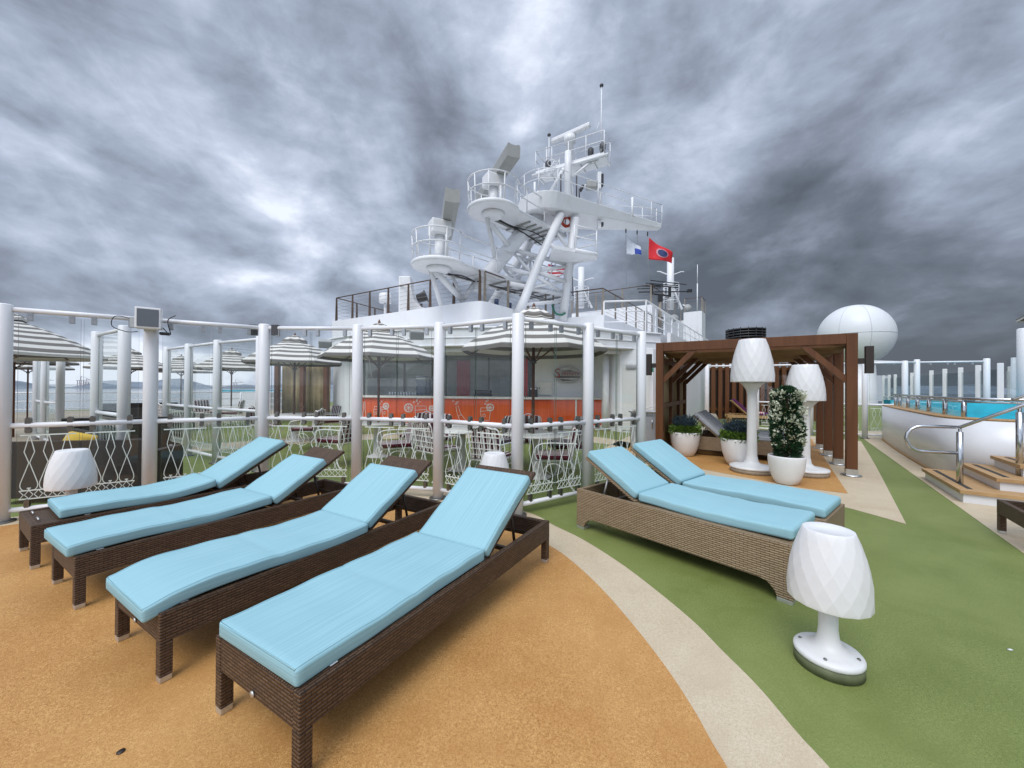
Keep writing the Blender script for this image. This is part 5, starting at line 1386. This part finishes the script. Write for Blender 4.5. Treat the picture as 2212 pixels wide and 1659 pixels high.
bot = [p.lerp(Lc + dY * LL_ * max(0, min(1, (p - Lc).dot(dY) / LL_)), .18) + Z * (9.66 + .5 * max(0, min(1, (p - Lc).dot(dY) / LL_))) for p in poly]
m.loops([bot, top], False); yard = mb_part('yard_platform', m, 'hull', None, .04)
m = MB(); edge = [wing(f, -1) + Z * 10.42 for f in fs]; bk_ = [wing(f, 1) + Z * 10.42 for f in fs]
for E in (edge, bk_):
    for hh in (1.0, .55): m.tube([p + Z * hh for p in E], .02, 6)
    for p in E[1::3] + [E[-1]]: m.tube([p, p + Z * 1.0], .02, 6)
mb_part('guard_rail', m, 'hull', yard)
# upper mast post, slanted stay and ladder
T6([(1085, 790, 19.3), (1085, 560, 19.3), (1085, 470, 19.3)], [.22, .18, .16], 14, 'upper_post'); T6([(962, 745, 19.3), (1058, 575, 19.3)], .085); T6([(1120, 790, 19.3), (1085, 560, 19.3)], .09); T6([(1135, 600, 19.8), (1285, 505, 19.2)], .07); T6([(1095, 640, 19.3), (1255, 510, 19.2)], .06)
m = MB()
for i in range(9):
    y = 540 + i * 22; a = q6(950 + i * 3, y + 50, 19); b = q6(985 + i * 3, y + 45, 19); 
    if i < 3: m.tube([a, b], .02, 5)
m.tube([q6(945, 625, 19), q6(1000, 525, 19)], .025, 5).tube([q6(980, 625, 19), q6(1030, 520, 19)], .025, 5)
for i in range(7): m.tube([q6(948 + i * 8, 618 - i * 14, 19), q6(982 + i * 8, 618 - i * 15, 19)], .02, 5)
for cx, cy in ((965, 600), (990, 540)): m.tube([q6(cx + 32 * math.cos(a * .628), cy + 22 * math.sin(a * .628), 19 + .3 * math.sin(a * .628)) for a in range(10)], .02, 5, True)
mb_part('ladder', m)
# top platform
zt_ = 13.1; tp4 = level_pts([(884, 592), (1310, 468), (1245, 455), (1100, 495), (1040, 520), (900, 565)], zt_)
A4 = tp4[0]; B4 = tp4[1]; dT = (B4 - A4).normalized(); nT = V((-dT.y, dT.x, 0))
poly = [A4, B4, B4 + nT * 1.1, A4 + nT * 1.1]
m = MB(); m.prism([(p.x, p.y) for p in poly], zt_ - .12, zt_); tpf = mb_part('top_platform', m)
m = MB()
for f in (.0, .18, .36, .64, .82, 1): p = A4.lerp(B4, f); m.bar(p - Z * .17, p + nT * 1.1 - Z * .17, .07, .08)
m.tube([A4 - dT * .2 - Z * .2, B4 + dT * .2 - Z * .2], .085, 8); mb_part('underside_beam', m, 'hull', tpf)
m = MB()
for hh in (1.05, .55): m.tube([p + Z * hh for p in poly], .028, 6, True)
for f in (0, .25, .5, .75, 1):
    for w in (0, 1.1): p = A4.lerp(B4, f) + nT * w; m.tube([p, p + Z * 1.05], .025, 6)
mb_part('guard_rail', m, 'hull', tpf)
cT = A4.lerp(B4, .47) + nT * .5
m = MB(); m.lathe([(.19, zt_), (.19, zt_ + 1.25), (.30, zt_ + 1.3), (.32, zt_ + 1.62), (.12, zt_ + 1.66)], 14, (cT.x, cT.y, 0)); rr_ = mb_part('radar', m)
a = q6(972, 442, 20.2); b = q6(1222, 345, 18.8); d = (b - a).normalized(); mid_ = cT + Z * 1.78; hl = (b - a).length / 2
m = MB(); m.bar(V((cT.x, cT.y, zt_ + 1.78)) - V((d.x, d.y, 0)).normalized() * hl, V((cT.x, cT.y, zt_ + 1.78)) + V((d.x, d.y, 0)).normalized() * hl, .24, .22); mb_part('scanner', m, 'hull', rr_, .05)
for f, w in ((.17, .2), (.80, .2), (.97, .1)):
    p = A4.lerp(B4, f) + nT * w; m = MB(); m.lathe([(.14, zt_), (.11, zt_ + .12), (.15, zt_ + .2), (.15, zt_ + .42), (.08, zt_ + .5)], 12, (p.x, p.y, 0)); mb_part('signal_lamp', m, 'dgrey', tpf)
def antenna(p, h, ball=True, r=.03, par=None):
    m = MB(); m.tube([p, p + Z * h], r, 6); o = mb_part('antenna', m, 'hull', par)
    if ball: m = MB(); m.lathe([(0, -.09), (.09, -.04), (.10, .02), (.05, .09), (0, .1)], 10, p + Z * h); mb_part('tip', m, 'dgrey', o)
antenna(B4 + dT * -.15 + Z * .0, 3.3); antenna(A4.lerp(B4, .16) + nT * .4, 2.0); antenna(A4.lerp(B4, .10) + nT * .6, 1.5, False, .04)
T6([(1252, 360, 19), (1280, 290, 19)], .018, 5, 'stay')
p = q6(1284, 830, 19.2); m = MB(); m.tube([q6(1288, 830, 19.2), q6(1288, 600, 19.2)], .06, 8); sm_ = mb_part('signal_mast', m)
for y0, y1 in ((600, 700), (900, 948)):
    a = q6(1268, y0, 19.1); b = q6(1288, y1, 19.1); m = MB(); m.box(min(a.x, b.x), max(a.x, b.x), 19.0, 19.25, b.z, a.z); mb_part('light_box', m, 'hull', sm_); m = MB(); a = q6(1289, y0 + 14, 19.1); b = q6(1303, y1 - 14, 19.1); m.box(a.x, b.x, 18.98, 19.2, b.z, a.z); mb_part('lens', m, 'black', sm_)
m = MB(); a = q6(1235, 680, 19.1); m.box(a.x - .3, a.x + .25, 18.9, 19.3, a.z - .2, a.z + .2, None); mb_part('searchlight', m, 'lgrey', sm_, .08); T6([(1170, 690, 19.1), (1240, 660, 19.1)], .05, 6, 'searchlight_arm', 'hull', sm_); T6([(1160, 715, 19.1), (1180, 680, 19.1)], .08, 6, 'searchlight_arm', 'dgrey', sm_)
for x, y0, y1, mt in ((1485, 755, 880, 'hull'), (1155, 700, 775, 'dgrey'), (878, 660, 755, 'hull'), (900, 715, 765, 'hull'), (920, 735, 760, 'dgrey'), (1270, 730, 815, 'mgrey'), (1040, 610, 745, 'dgrey'), (1138, 620, 760, 'dgrey')):
    T6([(x, y1, 19.0), (x, y0, 19.0)], .035 if mt != 'hull' else .06, 6, 'aerial', mt)
m = MB(); a = q6(845, 775, 18.6); m.box(a.x - .2, a.x + .2, a.y - .2, a.y + .2, a.z - .2, a.z + .15, None); mb_part('flood_lamp', m, 'lgrey', None, .06)
m = MB(); c = q6(1078, 900, 18.6); m.tube([c + V((.22 * math.cos(a * .5), .1, .22 * math.sin(a * .5))) for a in range(13)], .07, 8, True); mb_part('coiled_hose', m, 'orangeb')
T6([(1488, 925, 20.5), (1525, 883, 20.5), (1545, 925, 20.5), (1500, 940, 20.5)], .03, 6, 'bracket')
for P in ([(340, 1235, 15.6), (420, 1240, 16), (490, 1270, 16.6)], [(650, 895, 16.6), (720, 930, 17), (800, 970, 17.5), (920, 1050, 18.2)], [(520, 1275, 16.6), (600, 1300, 17), (760, 1350, 17.5)]): m = MB(); m.tube(spline3([q6(*p) for p in P]), .03, 5); mb_part('cable', m, 'black')
# flags on halyards
def flag(name, label, tl, w, h, mat, droop, dirv, parts=None, thick=.01):
    t = thing(name, label, 'flag', tl)
    d = V(dirv).normalized()
    def pt(s, r):
        s2 = s / w; return d * s * .95 + V((0, .08 * math.sin(s * 4 + r * 2), -r * h * (1 - .55 * s2) - droop * s2 - .06 * math.sin(s2 * 5 + r) * s2))
    def grid(s0, s1, r0, r1, nm, mt, off=0, mask=None):
        m = MB(); a, b = 14, 10; P = []
        for i in range(a + 1):
            for j in range(b + 1): P.append(pt(s0 + (s1 - s0) * i / a, r0 + (r1 - r0) * j / b) + V((0, off, 0)))
        m.add(P, [(i * (b + 1) + j, i * (b + 1) + j + 1, (i + 1) * (b + 1) + j + 1, (i + 1) * (b + 1) + j) for i in range(a) for j in range(b)], True)
        o = m.build(nm, M[mt], t); q = o.modifiers.new('cloth', 'SOLIDIFY'); q.thickness = thick; q.offset = 0; return o
    def disc(sc, rc, rs, nm, mt, off):
        m = MB(); n_ = 22; P = [pt(sc, rc) + V((0, off, 0))] + [pt(sc + rs * math.cos(2 * PI * k / n_), rc + rs / h * math.sin(2 * PI * k / n_)) + V((0, off, 0)) for k in range(n_)]
        m.add(P, [(0, 1 + k, 1 + (k + 1) % n_) for k in range(n_)], False); o = m.build(nm, M[mt], t); q = o.modifiers.new('cloth', 'SOLIDIFY'); q.thickness = .006; return o
    grid(0, w, 0, 1, 'cloth', mat)
    return t, grid, disc
Yf = 20.6
tl = q6(1590, 1003, Yf)
t, g, dsc = flag('flag', 'red flag with ringed dark blue disc flying from the yard end', tl, 1.42, 1.15, 'flagr', .80, (1, .15, 0))
dsc(.78, .50, .35, 'disc_ring', 'flagp', -.02); dsc(.80, .50, .28, 'disc', 'flagn', -.03)
tl = q6(1452, 992, Yf - .2)
t, g, dsc = flag('flag', 'pale flag with blue lower corner hanging left of the red one', tl, .82, .95, 'flagw', .62, (1, .15, 0))
g(.46, .82, .45, 1.0, 'blue_corner', 'flagb', -.02)
tl = q6(962, 1168, 23.0)
t, g, dsc = flag('flag', 'striped red and white flag with blue canton seen behind the mast legs', tl, 1.45, .95, 'usa', .12, (1, .1, 0))
g(.25, .85, 0.0, .25, 'canton', 'flagn', -.02)
for i, (x, y0, y1) in enumerate(((1445, 945, 1340), (1515, 955, 1230), (1580, 965, 1300))):
    t = thing('halyard', ['halyard line of the pale flag under the yard', 'bare halyard line between the two flags', 'halyard line of the red flag'][i], 'halyard', q6(x, y0, Yf), 0, 'flag halyards under the yard')
    MB().tube([(0, 0, 0), q6(x + (2 if i == 0 else 6), y1, Yf) - q6(x, y0, Yf)], .012, 4).build('line', M['lgrey'], t); MB().tube([(0, 0, -.05), (0, 0, -.25)], .035, 6).build('clip', M['dgrey'], t)
t = thing('flagpole', 'thin white pole of the striped flag behind the mast leg', 'flagpole', q6(1085, 1430, 23)); MB().tube([(0, 0, 0), q6(1112, 1180, 23) - q6(1085, 1430, 23)], .05, 6).build('pole', M['hull'], t)
# two ladder posts aft
def ladder_post(x, y0, y1, Y, label, r):
    a = yp(x, y1, Y); b = yp(x, y0, Y); h = b.z - a.z
    t = thing('aft_mast', label, 'mast', a, 0, 'white aft masts with caged ladders')
    MB().tube([(0, 0, 0), (0, 0, h)], r, 12).build('pole', M['hull'], t); MB().loops([[V((-.05, 0, 0)), V((.05, 0, 0)), V((.05, .1, 0)), V((-.05, .1, 0))], [V((-.05, 0, h * .45)), V((.05, 0, h * .45)), V((.05, .1, h * .45)), V((-.05, .1, h * .45))]]).bar((r * 3.5, 0, 0), (r * .8, 0, h * .42), .12, .12).build('fin', M['hull'], t)
    m = MB()
    for s_ in (-1, 1): m.tube([(s_ * r * 2.2, -.2, 0), (s_ * r * 2.2, -.2, h * .5)], .03, 5)
    for k in range(5): m.tube([V((r * 2.3 * math.cos(a_ * .785), -.1 + r * 2.3 * math.sin(a_ * .785), h * (.15 + .085 * k))) for a_ in range(8)], .025, 5, True)
    m.build('ladder_cage', M['hull'], t)
    m = MB()
    for s_ in (-1, 1): m.bar((0, 0, h * .66), (s_ * r * 3.2, 0, h * .74), .08, .06).bar((s_ * r * 3.2, 0, h * .74), (s_ * r * 4, 0, h * .74), .1, .05)
    m.build('arm', M['hull'], t)
ladder_post(1255, 578, 665, 27, 'shorter white aft mast just right of the main mast leg', .22)
ladder_post(1448, 558, 668, 30, 'taller white aft mast under the tip of the red flag', .26)
p = yp(1426, 640, 27.0); t = thing('array_antenna', 'black array aerial on a post in front of the taller aft mast', 'antenna', p)
m = MB(); m.bar((-.6, 0, .1), (-.6, 0, .85), .16, .16).bar((.75, .2, .0), (.75, .2, .7), .16, .16).bar((-.6, 0, .15), (.75, .2, .08), .1, .1).box(-.14, .14, -.1, .1, -.4, .05); m.build('frame', M['black'], t)
m = MB()
for k in range(4): m.bar((-1.8 + k * .3, -.6, .35 + .2 * k), (.3 + k * .6, .6, .75 + .08 * k), .05, .05)
m.bar((-1.6, -.3, .2), (2.2, .4, .45), .07, .07).bar((-.7, 0, .8), (1.4, .3, .7), .07, .07).box(2.1, 2.4, .3, .5, .38, .6); m.build('element', M['black'], t)
MB().tube([(0, 0, -2.2), (0, 0, -.4)], .1, 8).build('post', M['railp'], t)
# horn and radar reflector shapes behind the left rail
p = yp(880, 668, 18.6); t = thing('sound_horn', 'white horn shaped housing behind the left bulwark rail', 'horn', (p.x, p.y, 5.04))
m = MB(); m.prism([(-.35, 0), (.0, 0), (1.3, .0), (1.2, .15), (.75, .28), (.42, .62), (.25, 1.15), (.2, 1.75), (-.35, 1.75)], -.3, .3, Matrix.Rotation(PI / 2, 4, 'X')); m.build('housing', M['hull'], t, .04); MB().box(-.37, -.36, -.2, .2, .2, 1.5).build('panel', M['lgrey'], t)
p = yp(910, 668, 18.4); t = thing('searchlight', 'dark searchlight on a stand behind the left bulwark rail', 'searchlight', (p.x, p.y, 5.04))
MB().tube([(0, 0, 0), (0, 0, .45)], .06, 8).build('stand', M['dgrey'], t); MB().lathe([(0, -.25), (.2, -.2), (.24, .2), (.30, .22), (.30, .25), (0, .26)], 14, M=Matrix.Translation(V((0, 0, .75))) @ Matrix.Rotation(R(70), 4, 'Y')).build('lamp_head', M['dgrey'], t)
p = yp(832, 675, 20.4); t = thing('satellite_pot', 'small white drum aerial on a post behind the left bulwark rail', 'antenna', (p.x, p.y, 5.04)); MB().tube([(0, 0, 0), (0, 0, .9)], .07, 8).build('post', M['hull'], t); MB().lathe([(.30, .9), (.32, .95), (.32, 1.35), (.28, 1.4), (0, 1.41)], 18).build('drum', M['hull'], t)
# radome on the right
c = yp(1847, 725, 38); t = thing('radome', 'huge white radome ball behind the pergola', 'radome', (c.x, c.y, c.z - 5))
P = [(3.0 * math.sin(PI * k / 28), 5 - 3.0 * math.cos(PI * k / 28)) for k in range(1, 28)]
MB().lathe([(0, 2.0)] + P + [(0, 8.0)], 48).build('ball', M['radome'], t)
m = MB()
for j in range(8):
    a = 2 * PI * j / 8 + .45; m.tube([V((3.004 * math.sin(PI * k / 24) * math.cos(a), 3.004 * math.sin(PI * k / 24) * math.sin(a), 5 - 3.004 * math.cos(PI * k / 24))) for k in range(2, 23)], .022, 4)
for zc in (0,): rr_ = (3.004 ** 2 - zc ** 2) ** .5; m.tube([V((rr_ * math.cos(2 * PI * k / 48), rr_ * math.sin(2 * PI * k / 48), 5 + zc)) for k in range(48)], .022, 4, True)
m.build('seams', M['seam'], t); MB().lathe([(1.8, -5), (1.5, 2.4)], 24).build('pedestal', M['hull'], t)
# black louvred drum
c = yp(1610, 737, 27); t = thing('vent_drum', 'black slatted round vent drum peeking over the pergola roof', 'vent', (c.x, c.y, 0))
m = MB(); zb = c.z - .2
for k in range(6): m.lathe([(1.16, zb + k * .18), (1.24, zb + k * .18), (1.24, zb + .09 + k * .18), (1.16, zb + .09 + k * .18), (1.16, zb + k * .18)], 32)
m.build('slats', M['black'], t); m = MB()
for j in range(16): a = 2 * PI * j / 16; m.tube([(1.2 * math.cos(a), 1.2 * math.sin(a), zb - .1), (1.2 * math.cos(a), 1.2 * math.sin(a), zb + 1.05)], .03, 5)
m.build('uprights', M['black'], t); MB().lathe([(.55, 3.4), (.55, zb + .9), (0, zb + .92)], 20).build('core', M['mgrey'], t); MB().lathe([(1.1, .0), (1.1, zb - .02)], 24).build('trunk', M['hull'], t)
MB().lathe([(.12, zb + .93), (.12, zb + 1.1), (0, zb + 1.15)], 12, (.05, 0, 0)).lathe([(.16, zb + .93), (.16, zb + 1.08), (0, zb + 1.1)], 12, (.55, 0, 0)).lathe([(.16, zb + .93), (.16, zb + 1.08), (0, zb + 1.1)], 12, (-.25, 0.2, 0)).build('cap', M['lgrey'], t)
# upper works far aft, through the glass at the right
t = thing('upper_works', 'pale grey superstructure with window rows far behind the pool glass', 'superstructure')
a = yp(1770, 835, 46); b = yp(1920, 835, 52); a.z = b.z = 0
m = MB(); seg(m, (a.x, a.y), (b.x, b.y), 0, 3.4, 4); m.build('wall', M['wbuild'], t)
d = (b - a).normalized(); nn = V((d.y, -d.x, 0))
for k in range(4):
    for r_ in range(2):
        s0 = .6 + k * 2.4; q = a + d * s0 + nn * .03; m = MB(); seg(m, (q.x, q.y), ((q + d * 1.7).x, (q + d * 1.7).y), 1.0 + r_ * 1.3, 1.8 + r_ * 1.3, .06); m.build('window', M['win'], t)
# small things on the floor
for x, y, lab in ((261, 1624, 'round dark drain plug in the orange floor bottom left'),):
    p = gp(x, y, .009); o = MB().lathe([(.014, 0), (.014, .003), (0, .0035)], 14).build('deck_plug', M['dframe'], loc=p); tag(o, lab, 'plug')
p = gp(2182, 1404, .001); o = MB().lathe([(.0, 0), (.012, .002), (.004, .006), (0, .007)], 8).build('paper_scrap', M['tagw'], loc=p); o.scale = (1.6, .7, 1); tag(o, 'tiny white scrap on the green floor right of the short lamp', 'scrap')
# bright red lifebuoy-like cables at mast foot are omitted; green line coil by the mast leg
m = MB(); m.tube(spline3([V((1.95, 18.9, 5.6)), V((2.1, 18.9, 5.2)), V((2.4, 18.9, 5.1)), V((2.6, 18.9, 5.2))]), .05, 6); o = m.build('rope_coil', plain('green_rope', (.03, .18, .12), .7)); tag(o, 'green rope bundle at the foot of the mast leg', 'rope')
